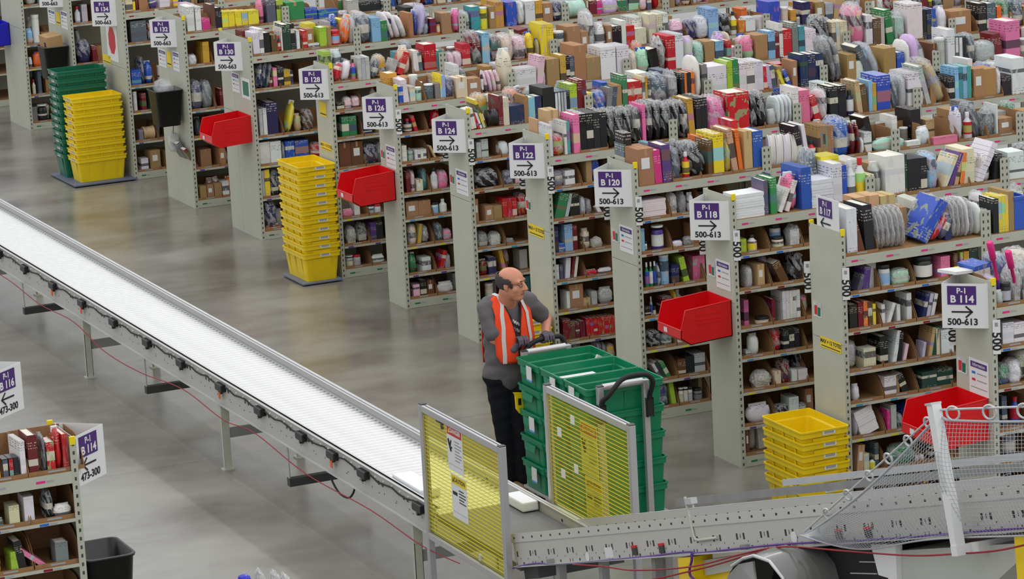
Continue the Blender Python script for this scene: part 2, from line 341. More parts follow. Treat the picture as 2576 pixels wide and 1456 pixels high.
# foreground racks on the near side of the conveyor, running away to -x; only their aisle ends are in frame
LX, LY = -6.39, -3.965
lt = None
for k in range(1):
    lt = rack_bay(LX-BAY, LY, .46, 'B 114 rack by the black wastebasket', 0, grp='near shelving bays')
    end_panel(lt, .46, BAY, -1); corner_cap(lt, BAY-.04, 0); corner_cap(lt, BAY-.04, .45)
lt2 = rack_bay(LX-BAY, LY+1.72, .46, 'near rack carrying the B 116 sign', 0, grp='near shelving bays'); end_panel(lt2, .46, BAY, -1)
# ---------------------------------------------------------------- aisle signs: a sheet folded to a wedge, fixed to the end panel
def sign_face(par, o, xd, w, h, num, arrow, rng, left=False):
    """lettering of one face; o = its top left corner, xd = direction along the face"""
    xd = Vector(xd).normalized(); up = Vector((0, 0, 1)); o = Vector(o); n = xd.cross(up)
    def F(u, v, e=.002): return frame(o+xd*u-up*v+n*e, xd, up)
    pp = MB().box(-.0965, .0965, -.0635, .0635, 0, .0012).build('number_panel', 'sign_purple', par); pp.matrix_local = F(.038+.0965, .016+.0635, .0012)
    text('lettering', 'P-1', .052, pp, Matrix.Translation((0, .030, .0022)), 'white_sheet', .03)
    text('lettering', num, .068, pp, Matrix.Translation((.002, -.027, .0022)), 'white_sheet', .035)
    a = MB(); s = -1 if arrow == 'left' else 1
    a.box(-.07, .07, -.0055, .0055, 0, .001)
    for q in (1, -1): a.obox((s*.047, q*.018, .0005), Matrix.Rotation(-s*q*math.radians(42), 3, 'Z'), .062, .011, .001)
    a.build('arrow', 'sign_ink', par).matrix_local = F(.135, .192)
    text('lettering', rng, .062, par, F(.138, .262), 'sign_ink', .03)
def wedge_sign(label, px, y0, y1, ap, z0, z1, faces, sgn=1):
    """px: plane of the end panel; y0 near, y1 far fixing line; ap: how far the fold stands off (towards -x when sgn=1)"""
    ym = (y0+y1)/2; A, B, C = Vector((px, y0, 0)), Vector((px-sgn*ap, ym, 0)), Vector((px, y1, 0))
    b = MB()
    def sheet(p, q): 
        n = Vector((q-p).cross(Vector((0, 0, 1)))).normalized()*.0025*sgn
        b.prism([p+Vector((0, 0, z0)), q+Vector((0, 0, z0)), q+Vector((0, 0, z1)), p+Vector((0, 0, z1))], n)
    e = .03
    sheet(A, B); sheet(B, C)
    for p, q in ((A, C),):
        dr = (q-p).normalized(); sheet(p, p+dr*e); sheet(q-dr*e, q)
    o = b.build('aisle_sign', 'white_sheet'); tag(o, label, 'sign', 'aisle signs')
    for f in faces:
        num, arrow, rng, side = f
        if side == 'near':
            p, q = (B, A) if sgn == 1 else (A, B)
        else: p, q = (C, B) if sgn == 1 else (B, C)
        sign_face(o, p+Vector((0, 0, z1)), q-p, (q-p).length, z1-z0, num, arrow, rng)
    return o
for rid, num, rng in (('118', 'B 118', '500-613'), ('120', 'B 120', '500-613'), ('122', 'B 122', '500-613'), ('124', 'B 124', '500-613'), ('126', 'B 126', '500-613'), ('128', 'B 128', '500-613'), ('114', 'B 114', '500-613')):
    y, d = RACKS[rid][:2]; z1 = {'118': 2.096, '120': 2.09, '122': 2.07, '124': 2.05, '126': 2.035, '128': 2.10, '114': 2.112}[rid]
    wedge_sign(f'white folded aisle sign reading {num} with a right arrow', -.001, y+.035, y+.435*d/.458, .235, z1-.304, z1, [(num, 'right', rng, 'near')])
for rid, num, rng, z1 in (('130', 'B 130', '500-663', 2.085), ('132', 'B 132', '500-663', 2.09), ('134', 'B 134', '500-663', 2.09), ('136', '', '500-663', 2.09)):
    y, d = RACKS[rid][:2]
    wedge_sign(f'white folded aisle sign reading {num} with a right arrow' if num else 'white aisle sign above the black bin with the cardboard box', -.001, y+.22, y+.62, .235, z1-.304, z1, [(num, 'right', rng, 'near')])
wedge_sign('white folded aisle sign reading B 114 with a left arrow', LX+.001, LY+.035, LY+.43, .235, 1.835, 2.139, [('B 114', 'left', '473-300', 'near')], -1)
wedge_sign('white aisle sign cut by the left edge ending in 16', LX+.001, LY+1.755, LY+2.15, .235, 1.865, 2.169, [('B 116', 'left', '473-300', 'near')], -1)
# the flat sign standing up behind the top edge of the B 117 end panel
o = MB().box(.008, .012, -1.645, -1.322, 2.05, 2.355).build('aisle_sign', 'white_sheet'); tag(o, 'flat white aisle sign reading B 117 with a left arrow', 'sign', 'aisle signs')
sign_face(o, (.006, -1.322, 2.355), (0, -1, 0), .32, .305, 'B 117', 'left', '500-613')
# ---------------------------------------------------------------- sheets, stickers and number strips on the end panels
def panel_sheet(name, y0, y1, z0, z1, m, label, cat, group=None):
    """thin sheet on an end panel (x = 0), seen from -x; local x runs towards -y"""
    w, h = y1-y0, z1-z0
    o = MB().box(-w/2, w/2, -h/2, h/2, 0, .0015).build(name, m); o.matrix_local = frame((-.0015, (y0+y1)/2, (z0+z1)/2), (0, -1, 0), (0, 0, 1))
    return tag(o, label, cat, group)
def bars(par, m, rows, z=.0016):
    for nm, x0, x1, y0, y1, mm in rows: MB().box(x0, x1, y0, y1, 0, .0008).build(nm, mm or m, par, (0, 0, z))
def info_sheet(y0, y1, z0, z1, desc, word=True):
    o = panel_sheet('information_sheet', y0, y1, z0, z1, 'white_sheet', f'white information sheet with a purple heading {desc}', 'notice', 'information sheets'); w, h = y1-y0, z1-z0
    MB().box(-w*.42, w*.42, h*.25, h*.42, 0, .0008).build('heading', 'sign_purple', o, (0, 0, .0016))
    text('lettering', 'Information', h*.14, o, Matrix.Translation((0, h*.335, .0026)), 'white_sheet', .01)
    for k, m in ((0, 'chip_blue'), (1, 'danger_red')):
        zz = h*(.1-.2*k); MB().box(-w*.36, -w*.18, zz-h*.035, zz+h*.035, 0, .0008).build('key_square', m, o, (0, 0, .0016))
        MB().box(-w*.1, w*.4, zz-h*.02, zz+h*.012, 0, .0008).build('text_line', 'chip_grey', o, (0, 0, .0016))
    MB().box(-w*.42, w*.42, -h*.33, -h*.318, 0, .0008).build('rule', 'sign_ink', o, (0, 0, .0016))
for a in ((-3.635, -3.39, 1.325, 1.565, 'below the B 114 sign'), (.055, .29, 1.385, 1.61, 'below the B 118 sign'), (1.735, 1.985, 1.385, 1.605, 'below the B 120 sign'), (5.09, 5.36, 1.345, 1.57, 'below the B 124 sign'),
          (6.80, 7.04, 1.34, 1.555, 'below the B 126 sign'), (11.11, 11.34, 1.52, 1.73, 'below the B 130 sign'), (13.53, 13.79, 1.50, 1.70, 'left of the two below B 132'), (13.07, 13.29, 1.51, 1.73, 'right of the two below B 132'),
          (17.80, 18.08, 1.53, 1.70, 'left of the cardboard box'), (17.28, 17.54, 1.52, 1.74, 'right of the cardboard box')): info_sheet(*a)
def max_strip(y0, y1, z0, z1, desc, s='MAX = 12 TOTES'):
    o = panel_sheet('limit_sticker', y0, y1, z0, z1, 'caution_yellow', f'yellow {s} sticker {desc}' if s else f'yellow sticker {desc}', 'sticker', 'yellow stickers'); w, h = y1-y0, z1-z0
    if s: text('lettering', s, min(h*.5, w*.135), o, Matrix.Translation((0, h*.12, .0022)), 'sign_ink', .03)
    MB().box(-w*.45, w*.45, -h*.36, -h*.28, 0, .0006).build('rule', 'sign_ink', o, (0, 0, .0016))
max_strip(-1.64, -1.33, 1.232, 1.312, 'on the B 117 end panel'); max_strip(3.49, 3.80, 1.222, 1.318, 'on the B 122 end panel'); max_strip(8.49, 8.78, 1.262, 1.34, 'above the tall yellow tote stack')
max_strip(8.57, 8.75, 1.60, 1.745, 'nearly square, below B 128', ''); max_strip(13.35, 13.50, 1.53, 1.70, 'upright between two sheets below B 132', ''); max_strip(17.59, 17.75, 1.54, 1.70, 'upright above the cardboard box', ''); max_strip(15.62, 15.93, 1.29, 1.39, 'beside the red stop notice', '')
o = panel_sheet('stop_notice', 15.31, 15.72, 1.35, 1.79, 'white_sheet', 'tall white notice with a red octagon below B 134', 'notice')
MB().prism([(.14*math.cos(math.radians(22.5+45*k))*1., .17*math.sin(math.radians(22.5+45*k)), 0) for k in range(8)], (0, 0, .001)).build('octagon', 'danger_red', o, (0, .02, .0016))
o = panel_sheet('framed_card', 10.785, 11.05, 1.49, 1.705, 'white_sheet', 'white card with a dark green centre on the B 130 panel', 'notice'); MB().box(-.09, .09, -.075, .075, 0, .001).build('green_field', 'darkgreen_plastic', o, (0, 0, .0016))
def badge(y, z, desc):
    o = panel_sheet('card_pocket', y-.06, y+.06, z-.055, z+.055, 'cloudy_film', f'clear plastic card pocket {desc}', 'card pocket', 'card pockets')
    MB().box(-.045, -.005, -.04, .03, 0, .001).build('red_card', 'danger_red', o, (0, 0, .001)); MB().box(.0, .045, -.045, .02, 0, .001).build('green_card', 'darkgreen_plastic', o, (0, 0, .001))
for y, z, s in ((-1.305, 1.50, 'on the B 117 end panel'), (-3.30, 1.487, 'beside the B 114 information sheet'), (.365, 1.51, 'beside the B 118 information sheet'), (2.065, 1.495, 'beside the B 120 information sheet'), (3.78, 1.485, 'on the B 122 end panel'), (5.45, 1.46, 'beside the B 124 information sheet'), (7.12, 1.45, 'beside the B 126 information sheet')): badge(y, z, s)
def number_strip(y, x, zc, desc, h=.235):
    o = MB().box(-.026, .026, -h/2, h/2, 0, .002).build('number_strip', 'white_sheet'); o.matrix_local = frame((x, y, zc), (1, -.35, 0), (0, 0, 1))
    tag(o, f'white upright strip reading 500 {desc}', 'label', 'number strips')
    text('lettering', '500', .085, o, Matrix.Translation((-.002, -.03, .0025)) @ Matrix.Rotation(-math.pi/2, 4, 'Z'), 'sign_ink', .03)
    MB().box(-.012, .010, h*.30, h*.42, 0, .0006).build('small_print', 'chip_grey', o, (0, 0, .0021))
for rid in ('114', '117', '118', '120', '122', '124', '126'):
    y, d = RACKS[rid][:2]; zc = 1.755 if rid != '126' else 1.80
    number_strip(y-.012, .03, zc, f'on the front post of the {RACKS[rid][3]}')
    if rid != '126': number_strip(y+d+.02, -.012, zc-.03, f'on the rear edge of the {RACKS[rid][3]}')
# ---------------------------------------------------------------- flat roller conveyor along y
def wb(mb, name, mats, parent, lab=None):
    l = parent.location; mb.v = [(x-l.x, y-l.y, z-l.z) for x, y, z in mb.v]
    o = mb.build(name, mats, parent)
    if lab: o['label'] = lab
    return o
CV = empty('roller_conveyor', (-3.08, -2.0, 0), 'long flat roller conveyor crossing the concrete floor', 'conveyor')
XN, XF, Y0, Y1 = -3.39, -2.76, -2.05, 14.0
def rail_obj(name, matn, x, y0, y1, z, h, prnt, turn=1, th=.004):
    """upright sheet rail along y, its local x runs along y"""
    L = y1-y0; o = MB().box(0, L, -th/2, th/2, -h/2, h/2).box(0, L, -.03 if turn < 0 else 0, 0 if turn < 0 else .03, -h/2, -h/2+.004).box(0, L, -.02, .02, h/2-.004, h/2).build(name, matn, prnt)
    o.matrix_local = Matrix(((0, -1, 0, x-prnt.location.x), (1, 0, 0, y0-prnt.location.y), (0, 0, 1, z), (0, 0, 0, 1))); return o
rail_obj('side_rail', 'rail_web', XN, Y0, Y1, .652, .206, CV)
wb(MB().box(XN+.004, XN+.034, Y0, Y1, .738, .755).box(XN-.034, XN, Y0, Y1, .545, .552), 'rail_cap', 'galvanised', CV)
rail_obj('side_rail', 'far_rail_web', XF, Y0+.6, Y1, .66, .226, CV, -1)
wb(MB().box(XF, XF+.022, Y0+.6, Y1, .768, .78).box(XF-.025, XF-.004, Y0+.6, Y1, .700, .712), 'rail_cap', 'galvanised', CV)
rm = MB().tube([(-.295, 0, 0), (.295, 0, 0)], .0235, 12).mesh('roller', 'roller_steel')
NR = int((Y1-Y0-.35)/.0762); near = MB()
for i in range(NR):
    y = Y0+.02+i*.0762
    if i < 100: put('roller', rm, CV, (0.005, y+2.0, .685))
    else: near.tube([(-.295, y+2.0, .685), (.295, y+2.0, .685)], .0235, 10)
o = near.build('roller', 'roller_steel', CV); o['kind'] = 'stuff'
b = MB()
for i in range(0, NR, 2):
    y = Y0+.02+i*.0762; b.lathe([(.010, 0), (.010, .004), (.004, .007)], 8, (0, 0, 0))
    n = 24; b.v[-(24+16):] = [(XN-.002-z, y+xx, .712+yy) for xx, yy, z in b.v[-40:]]
wb(b, 'roller_bolt', 'white_sheet', CV)
b = MB().box(XF-.030, XF-.004, Y0+.6, Y1, .690, .697)
for i in range(NR): b.box(XF-.032, XF-.028, Y0+.02+i*.0762+.02, Y0+.02+i*.0762+.05, .697, .706)
wb(b, 'roller_seat', 'galvanised_dull', CV)
for i, y in enumerate([9.5, 8.58, 7.73, 6.82, 5.93, 5.02, 4.10, 3.22, 2.26, 1.36, .46, -.175, -.78, -1.80]):
    big = i == 13
    c = wb(MB().box(XN-.045, XN-.003, y-.075, y+.075, .665, .725, 0, .008).box(XN-.028, XN-.003, y+.095, y+.12, .66, .69).box(XN-.03, XN-.004, y+.01, y+.035, .635, .668), 'zone_controller', 'black_plastic', CV)
    if i in (3, 4, 8, 11): MB().box(XN-.035, XN-.028, y-.01, y+.03, .60, .655).build('wire_plug', 'orange_tag', c, (-CV.location.x, -CV.location.y, 0))
pts = []
for k in range(90):
    y = -1.8+k*.13; pts.append((XN-.012, y, .70+.012*math.sin(k*1.9)))
wb(MB().tube(pts, .006, 5), 'control_cable', 'black_rubber', CV)
lm = MB().box(-.03, .03, -.035, -.031, 0, .53).box(-.03, -.026, -.035, .0, 0, .53).box(.026, .03, -.035, 0, 0, .53).box(-.045, .045, -.05, .03, 0, .012).box(-.034, .034, -.04, .01, .40, .55).mesh('leg', 'rack_paint')
for y in (9.66, 6.0, 2.34, -1.62):
    for x in (XN+.015, XF): put('leg', lm, CV, (x+3.08, y+2.0, 0))
    wb(MB().box(XN+.03, XF-.02, y-.012, y+.012, .255, .335), 'cross_brace', 'galvanised_dull', CV)
for y in (8.0, 4.34, .9):
    h = wb(MB().box(XN+.01, XF+.02, y-.03, y+.03, .20, .262), 'hanger_bar', 'dark_steel', CV)
    for x in (XN+.02, XF): wb(MB().tube([(x, y, .23), (x, y, .56)], .008, 6), 'hanger_rod', 'galvanised', CV)
# grey slide plate between the last roller and the incline
sp = tag(MB().poly([(-3.385, -3.42, .70), (-2.775, -3.42, .70), (-2.775, -2.06, .70), (-3.385, -2.06, .70), (-3.385, -3.42, .66), (-2.775, -3.42, .66), (-2.775, -2.06, .66), (-3.385, -2.06, .66)], [(0, 1, 2, 3), (7, 6, 5, 4), (0, 4, 5, 1), (1, 5, 6, 2), (2, 6, 7, 3), (3, 7, 4, 0)]).build('transfer_belt', 'belt_grey'), 'grey transfer belt between the rollers and the incline', 'conveyor belt')
rl = rail_obj('guard_rail', 'far_rail_web', -2.76, -3.45, -1.46, .70, .16, CV, -1)
# white foam blocks lying at the end of the rollers
for (x, y, sx, sy, lab) in ((-3.27, -1.42, .15, .52, 'long white foam block on the last rollers by the near rail'), (-2.83, -2.22, .12, .30, 'white foam block seen through the near yellow guard panel')):
    tag(MB().box(x-sx/2, x+sx/2, y-sy/2, y+sy/2, .709, .775, 0, .012).build('foam_block', 'foam_white'), lab, 'foam block', 'foam blocks on the conveyor')
# ---------------------------------------------------------------- incline conveyor rising towards -y
SL = math.atan2(.278, .96); IC = empty('incline_conveyor', (-3.08, -3.38, 0), 'steel incline conveyor rising from the yellow guard panels', 'conveyor')
dI = Vector((0, -math.cos(SL), math.sin(SL))); nI = Vector((0, math.sin(SL), math.cos(SL)))
def ip(x, s, t): return Vector((x, -3.38, .77))+dI*s+nI*t
MI = Matrix(((0, 1, 0), (dI.y, 0, nI.y), (dI.z, 0, nI.z)))     # columns: along, +x, up
def ibox(mb, x0, x1, s0, s1, t0, t1, mi=0):
    vs = [ip(x, s, t) for t in (t0, t1) for x, s in ((x0, s0), (x1, s0), (x1, s1), (x0, s1))]
    return mb.poly(vs, [(0, 1, 2, 3), (7, 6, 5, 4), (0, 4, 5, 1), (1, 5, 6, 2), (2, 6, 7, 3), (3, 7, 4, 0)], mi)
def iweb(name, matn, x, s0, s1, t, h, th=.004):
    o = MB().box(0, s1-s0, -th/2, th/2, -h/2, h/2).build(name, matn, IC); p = ip(x, s0, t)-IC.location
    o.matrix_local = Matrix(((0, 1, 0, p.x), (dI.y, 0, nI.y, p.y), (dI.z, 0, nI.z, p.z), (0, 0, 0, 1))); return o
SE = 8.6
w = iweb('side_rail', 'incline_web', -3.40, 0, SE, -.005, .15)
w.data.transform(Matrix.Translation((-0., 0, .0)))
iweb('rail_flange', 'incline_flange', -3.406, -.03, SE, .099, .056)
wb(ibox(ibox(MB(), -3.43, -3.40, 0, SE, -.088, -.079), -3.404, -3.38, 0, SE, .066, .071), 'rail_cap', 'galvanised', IC)
iweb('side_rail', 'incline_flange', -2.76, -.46, SE, .075, .10)
wb(ibox(MB(), -2.762, -2.735, -.46, SE, .125, .131), 'rail_cap', 'galvanised', IC)
wb(ibox(MB(), -3.38, -2.78, -.02, SE, .01, .03), 'belt', 'belt_grey', IC)
wb(ibox(MB(), -3.38, -2.78, .3, SE, -.075, -.07), 'pan', 'galvanised_dull', IC)
wb(ibox(MB(), -2.765, -2.76, 1.15, SE, .150, .196), 'guide_strip', 'galvanised_dull', IC)
wb(ibox(MB(), -2.765, -2.755, 2.63, SE, .204, .242), 'guide_strip', 'galvanised', IC)
for s in (1.3, 3.6, 5.9):
    wb(MB().tube([ip(-2.72, s, .19), ip(-2.72, s, .0)], .008, 6), 'guide_post', 'galvanised', IC)
# bent pull-cord bracket on the near rail
br = wb(MB().tube([ip(-3.41, 2.67, .245), ip(-3.41, 2.70, .02), ip(-3.41, 2.72, -.002), ip(-3.41, 2.76, -.008), ip(-3.41, 3.0, -.002)], .009, 8), 'bent_bracket', 'rack_paint', IC)
wb(ibox(MB(), -3.42, -3.38, 2.68, 2.76, .2, .235), 'clamp', 'galvanised', IC)
for s, c in ((1.86, 0), (2.24, 0), (4.44, 0), (4.76, 0)):
    q = wb(ibox(MB(), -3.414, -3.402, s-.03, s+.03, -.065, -.02), 'drive_card', 'dark_steel', IC); wb(ibox(MB(), -3.416, -3.403, s-.03, s+.03, -.022, -.008), 'red_cap', 'danger_red', IC)
for s, t, r in ((.87+.28, -.055, .028), (3.92, -.035, .034)):
    m = MB(); c = ip(-3.404, s, t)
    m.prism([c+dI*r*math.cos(2*math.pi*k/20)+nI*r*math.sin(2*math.pi*k/20) for k in range(20)], (-.002, 0, 0)); wb(m, 'round_sticker', 'white_sheet', IC)
wb(ibox(MB(), -3.405, -3.402, 1.42, 1.53, -.072, -.008), 'rating_plate', 'lid_white', IC)
for s in (.55, 3.3): wb(ibox(MB(), -3.425, -3.402, s, s+.07, -.085, -.05), 'junction', 'galvanised_dull', IC)
# supports and drive housings under the incline
for s, x in ((.62, -3.36), (1.28, -3.36), (2.05, -3.36), (1.0, -2.8), (2.6, -2.8)):
    p = ip(x, s, -.085); wb(MB().box(p.x-.025, p.x+.025, p.y-.025, p.y+.025, 0, p.z), 'leg', 'galvanised_dull', IC)
wb(ibox(MB(), -3.38, -2.78, .05, .28, -.17, -.09), 'drive_cover', 'dark_steel', IC)
def prism_yz(x0, x1, pts): return MB().prism([(x0, y, z) for y, z in pts], (x1-x0, 0, 0))
# machinery beneath, each a thing standing on legs that reach the floor
def stand(par, pts):
    for x, y, z in pts: wb(MB().box(x-.03, x+.03, y-.03, y+.03, 0, z), 'leg', 'dark_steel', par)
ug = empty('drive_guard', (-3.2, -6.1, 0), 'yellow drive guard with a grey beam hanging under the incline', 'machine guard')
wb(prism_yz(-3.42, -3.30, [(-5.769, 1.36), (-5.975, 1.42), (-5.985, 1.20), (-5.79, 1.15)]), 'guard_cover', 'yellow_plastic', ug); wb(prism_yz(-3.36, -3.28, [(-5.975, 1.388), (-6.55, 1.578), (-6.553, 1.499), (-5.992, 1.301)]), 'beam', 'machine_grey', ug)
wb(prism_yz(-3.34, -3.1, [(-5.83, 1.275), (-6.46, 1.482), (-6.46, 1.05), (-5.83, 1.05)]), 'lower_guard', 'yellow_plastic', ug); stand(ug, [(-3.2, -6.0, 1.1), (-3.2, -6.4, 1.1)])
ub = empty('black_cabinet', (-3.1, -7.3, 0), 'matte black cabinet under the incline behind the curved chute', 'cabinet')
wb(prism_yz(-3.32, -2.8, [(-6.47, 1.575), (-8.18, 2.02), (-8.18, .9), (-6.47, .9)]), 'body', 'matte_black', ub); wb(prism_yz(-3.33, -3.322, [(-6.552, 1.545), (-6.66, 1.582), (-6.658, 1.532), (-6.56, 1.50)]), 'label_plate', 'lid_white', ub)
for y, z in ((-7.72, 1.828), (-7.62, 1.74)): wb(prism_yz(-3.33, -3.322, [(y, z), (y-.28, z+.07), (y-.28, z+.064), (y, z-.006)]), 'edge_strip', 'galvanised', ub)
stand(ub, [(-3.1, -6.7, .95), (-3.1, -8.0, .95)])
uh = empty('drive_housing', (-3.1, -8.8, 0), 'large grey sheet metal housing hanging under the incline by the net', 'machine housing')
wb(prism_yz(-3.37, -2.9, [(-8.20, 2.015), (-10.2, 2.59), (-10.2, 2.15), (-9.345, 2.265), (-9.10, 2.08), (-9.1, 1.0), (-8.25, 1.0)]), 'sheet_panel', 'machine_grey', uh); wb(prism_yz(-3.40, -3.36, [(-7.97, 1.995), (-8.22, 2.06), (-8.24, 1.5), (-8.05, 1.5), (-8.14, 1.86), (-8.04, 1.85)]), 'bracket', 'white_sheet', uh)
wb(prism_yz(-3.45, -3.38, [(-9.42, 2.41), (-9.62, 2.46), (-9.66, 2.16), (-9.45, 2.12)]), 'yellow_guard', 'yellow_plastic', uh); stand(uh, [(-3.0, -8.6, 1.05), (-3.0, -10.0, 2.2)])
# smooth grey chute curving away below the incline
ch = empty('spiral_chute', (-3.35, -7.05, 0), 'shiny dark grey curved chute peeking from under the incline', 'chute')
m = MB(); prof = [(-7.60, 1.25), (-7.52, 1.60), (-7.44, 1.745), (-7.30, 1.80), (-7.12, 1.785), (-6.99, 1.735), (-6.86, 1.66), (-6.78, 1.58), (-6.70, 1.42), (-6.66, 1.2)]
m.poly([(x, y, z-dz) for x, dz in ((-3.62, .03), (-3.5, .0), (-3.36, .0), (-3.0, .02)) for y, z in prof], [(j*10+i, j*10+i+1, (j+1)*10+i+1, (j+1)*10+i) for j in range(3) for i in range(9)], 0, True)
wb(m, 'trough', 'chute_grey', ch); wb(MB().prism([(-3.64, -6.68, 1.25), (-3.63, -6.80, 1.56), (-3.63, -6.93, 1.66), (-3.63, -7.10, 1.72), (-3.66, -7.18, 1.62), (-3.72, -7.12, 1.25)], (.012, 0, 0)), 'lip', 'galvanised_dull', ch)
m = MB().tube([(-3.632, y, z-.028) for y, z in prof[1:7]], .010, 6); wb(m, 'rim', 'galvanised', ch); stand(ch, [(-3.3, -7.0, 1.7), (-3.3, -7.3, 1.76)])
# ---------------------------------------------------------------- yellow guard panels either side of the transfer
def guard_panel(x, y0, y1, z0, z1, zfoot, label):
    """y0 far, y1 near; aluminium frame, tinted sheet with fine ribs, two notices"""
    g = empty('guard_panel', (x, (y0+y1)/2, 0), label, 'guard panel', 'yellow guard panels')
    fw = .045; H2 = z1-z0; L = y0-y1
    for y in (y0, y1):
        p = wb(MB().box(x-fw/2, x+fw/2, y-fw/2, y+fw/2, zfoot, z1, 0, .004).box(x-fw/2-.001, x+fw/2+.001, y-.004, y+.004, zfoot, z1-.01), 'post', 'alu_profile', g)
        wb(MB().box(x-fw/2, x+fw/2, y-fw/2, y+fw/2, z1, z1+.006), 'end_cap', 'dark_steel', g)
    for z in (z1-fw/2, z0+fw/2):
        wb(MB().box(x-fw/2, x+fw/2, y1+fw/2, y0-fw/2, z-fw/2, z+fw/2, 0, .004), 'frame_rail', 'alu_profile', g)
        wb(MB().box(x-.004, x+.004, y1+fw/2, y0-fw/2, z+fw/2, z+fw/2+.0015), 'rail_groove', 'dark_steel', g)
    wb(MB().box(x-.003, x+.003, y1+fw/2, y0-fw/2, z0+fw, z1-fw), 'tinted_sheet', 'yellow_sheet', g)
    m = MB(); n = int((H2-2*fw)/.027)
    for k in range(1, n): zz = z0+fw+k*(H2-2*fw)/n; m.box(x-.0055, x-.003, y1+fw/2, y0-fw/2, zz-.0024, zz+.0024)
    wb(m, 'rib', 'caution_yellow', g)
    return g
def notice(par, x, yc, zc, w, h, head, word, rows, pict):
    b = MB().box(-w/2, w/2, -h/2, h/2, 0, .002).build('notice_plate', 'white_sheet', par); b.matrix_local = frame((x-par.location.x, yc-par.location.y, zc-par.location.z), (0, -1, 0), (0, 0, 1))
    MB().box(-w/2+.008, w/2-.008, h*.27, h*.47, 0, .0008).build('heading', head, b, (0, 0, .002))
    text('lettering', word, h*.135, b, Matrix.Translation((w*.06, h*.37, .0032)), 'white_sheet' if head == 'danger_red' else 'sign_ink', .03)
    tr = MB().prism([(-w*.40, h*.31, 0), (-w*.29, h*.31, 0), (-w*.345, h*.43, 0)], (0, 0, .0006)); tr.build('warning_triangle', 'caution_yellow' if head == 'danger_red' else 'sign_ink', b, (0, 0, .003))
    for k in range(rows):
        z = h*(.17-.068*k); MB().box(-w*.02, w*(.42 if k % 3 else .3), z-h*.013, z+h*.013, 0, .0006).build('text_line', 'chip_grey' if pict else 'sign_ink', b, (0, 0, .002))
    if pict:
        m = MB().tube([(-w*.40, h*.17, 0), (-w*.30, h*.02, 0), (-w*.24, -h*.08, 0)], .008, 6).tube([(-w*.22, h*.16, 0), (-w*.30, h*.02, 0), (-w*.18, h*.0, 0)], .006, 6); m.build('hand_symbol', 'sign_ink', b, (0, 0, .002))
    else: MB().box(-w*.42, -w*.12, h*.02, h*.10, 0, .0006).build('part_symbol', 'sign_ink', b, (0, 0, .002))
    MB().box(-w*.45, w*.45, -h*.37, -h*.36, 0, .0006).build('rule', 'chip_grey', b, (0, 0, .002))
    return b
g1 = guard_panel(-3.455, -2.085, -3.385, .56, 1.49, 0, 'near yellow ribbed guard panel beside the end of the rollers')
notice(g1, -3.462, -2.63, 1.30, .255, .315, 'danger_red', 'DANGER', 7, True); notice(g1, -3.462, -2.66, .975, .255, .30, 'caution_yellow', 'CAUTION', 5, False)
wb(MB().box(-3.47, -3.44, -2.40, -2.34, 1.43, 1.46).box(-3.462, -3.45, -2.43, -2.40, 1.39, 1.43), 'latch', 'dark_steel', g1); wb(MB().box(-3.462, -3.448, -2.96, -2.92, .62, .66), 'hinge', 'galvanised', g1)
g2 = guard_panel(-2.70, -2.45, -3.72, .72, 1.585, 0, 'far yellow ribbed guard panel in front of the green tote cart')
b2 = notice(g2, -2.692, -3.06, 1.27, .255, .35, 'danger_red', 'DANGER', 7, True); notice(g2, -2.692, -3.10, .93, .255, .30, 'caution_yellow', 'CAUTION', 5, False)
for y, z in ((-2.85, 1.43), (-2.63, 1.30), (-2.66, 1.02), (-2.87, 1.10)): wb(MB().box(-2.71, -2.706, y-.03, y+.03, z-.03, z+.03), 'sticker', 'white_sheet', g2)
# ---------------------------------------------------------------- safety net on a white post beside the incline
NE = empty('safety_net', (-3.5, -8.9, 0), 'grey safety net hung on rings from a wire and white post', 'net')
wb(MB().obox(ip(-3.52, 5.845, .215), MI, .055, .05, .70), 'post', 'white_sheet', NE); wb(ibox(MB(), -3.55, -3.49, 5.81, 5.87, .565, .575), 'post_cap', 'galvanised', NE)
wb(MB().obox(ip(-3.25, 5.85, -.145), MI, .055, .60, .05), 'post_arm', 'white_sheet', NE)
A = ip(-3.50, 5.86, .535); Bp = ip(-3.50, 7.4, .455); Dp = ip(-3.44, 4.12, -.005)
wb(MB().tube([A, Bp], .006, 6), 'wire', 'galvanised', NE); wb(MB().tube([A, Dp], .005, 6), 'wire', 'galvanised', NE)
def ring(c, ax, r=.028):
    m = MB(); a = Vector(ax).orthogonal().normalized(); bb = Vector(ax).normalized().cross(a)
    m.tube([c+(a*math.cos(k*math.pi/8)+bb*math.sin(k*math.pi/8))*r for k in range(17)], .006, 6); return m
for k in (.08, .22, .36, .50, .66, .82): wb(ring(A.lerp(Dp, k)+Vector((0, 0, -.012)), (1, .2, .2)), 'ring', 'galvanised', NE)
for k in (.08, .30, .50, .72): wb(ring(A.lerp(Bp, k)+Vector((0, 0, -.02)), (1, .6, 0), .034), 'ring', 'galvanised', NE)
def netpt(u, v):
    """u along the run (0 left corner .. 1 right), v from the wire (0) to the hem below the rail (1)"""
    if u < .53: top = Dp.lerp(A, u/.53)+Vector((0, 0, -.02-.05*math.sin(u/.53*math.pi)))
    else: top = A.lerp(Bp, (u-.53)/.47)+Vector((0, 0, -.05-.02*math.sin((u-.53)/.47*math.pi)))
    s = 4.13+u*3.3; bot = ip(-3.47, s, -.02-.085*math.sin(min(1, u*3.2)*math.pi/2)-.02*math.sin(u*9))
    p = top.lerp(bot, v); p.x -= .07*math.sin(v*math.pi)*min(1, u*3); p.y += .03*math.sin(u*14+v*3)*v; p.z -= .03*math.sin(v*math.pi)*math.sin(u*6)
    return p
m = MB(); NU, NV = 100, 28
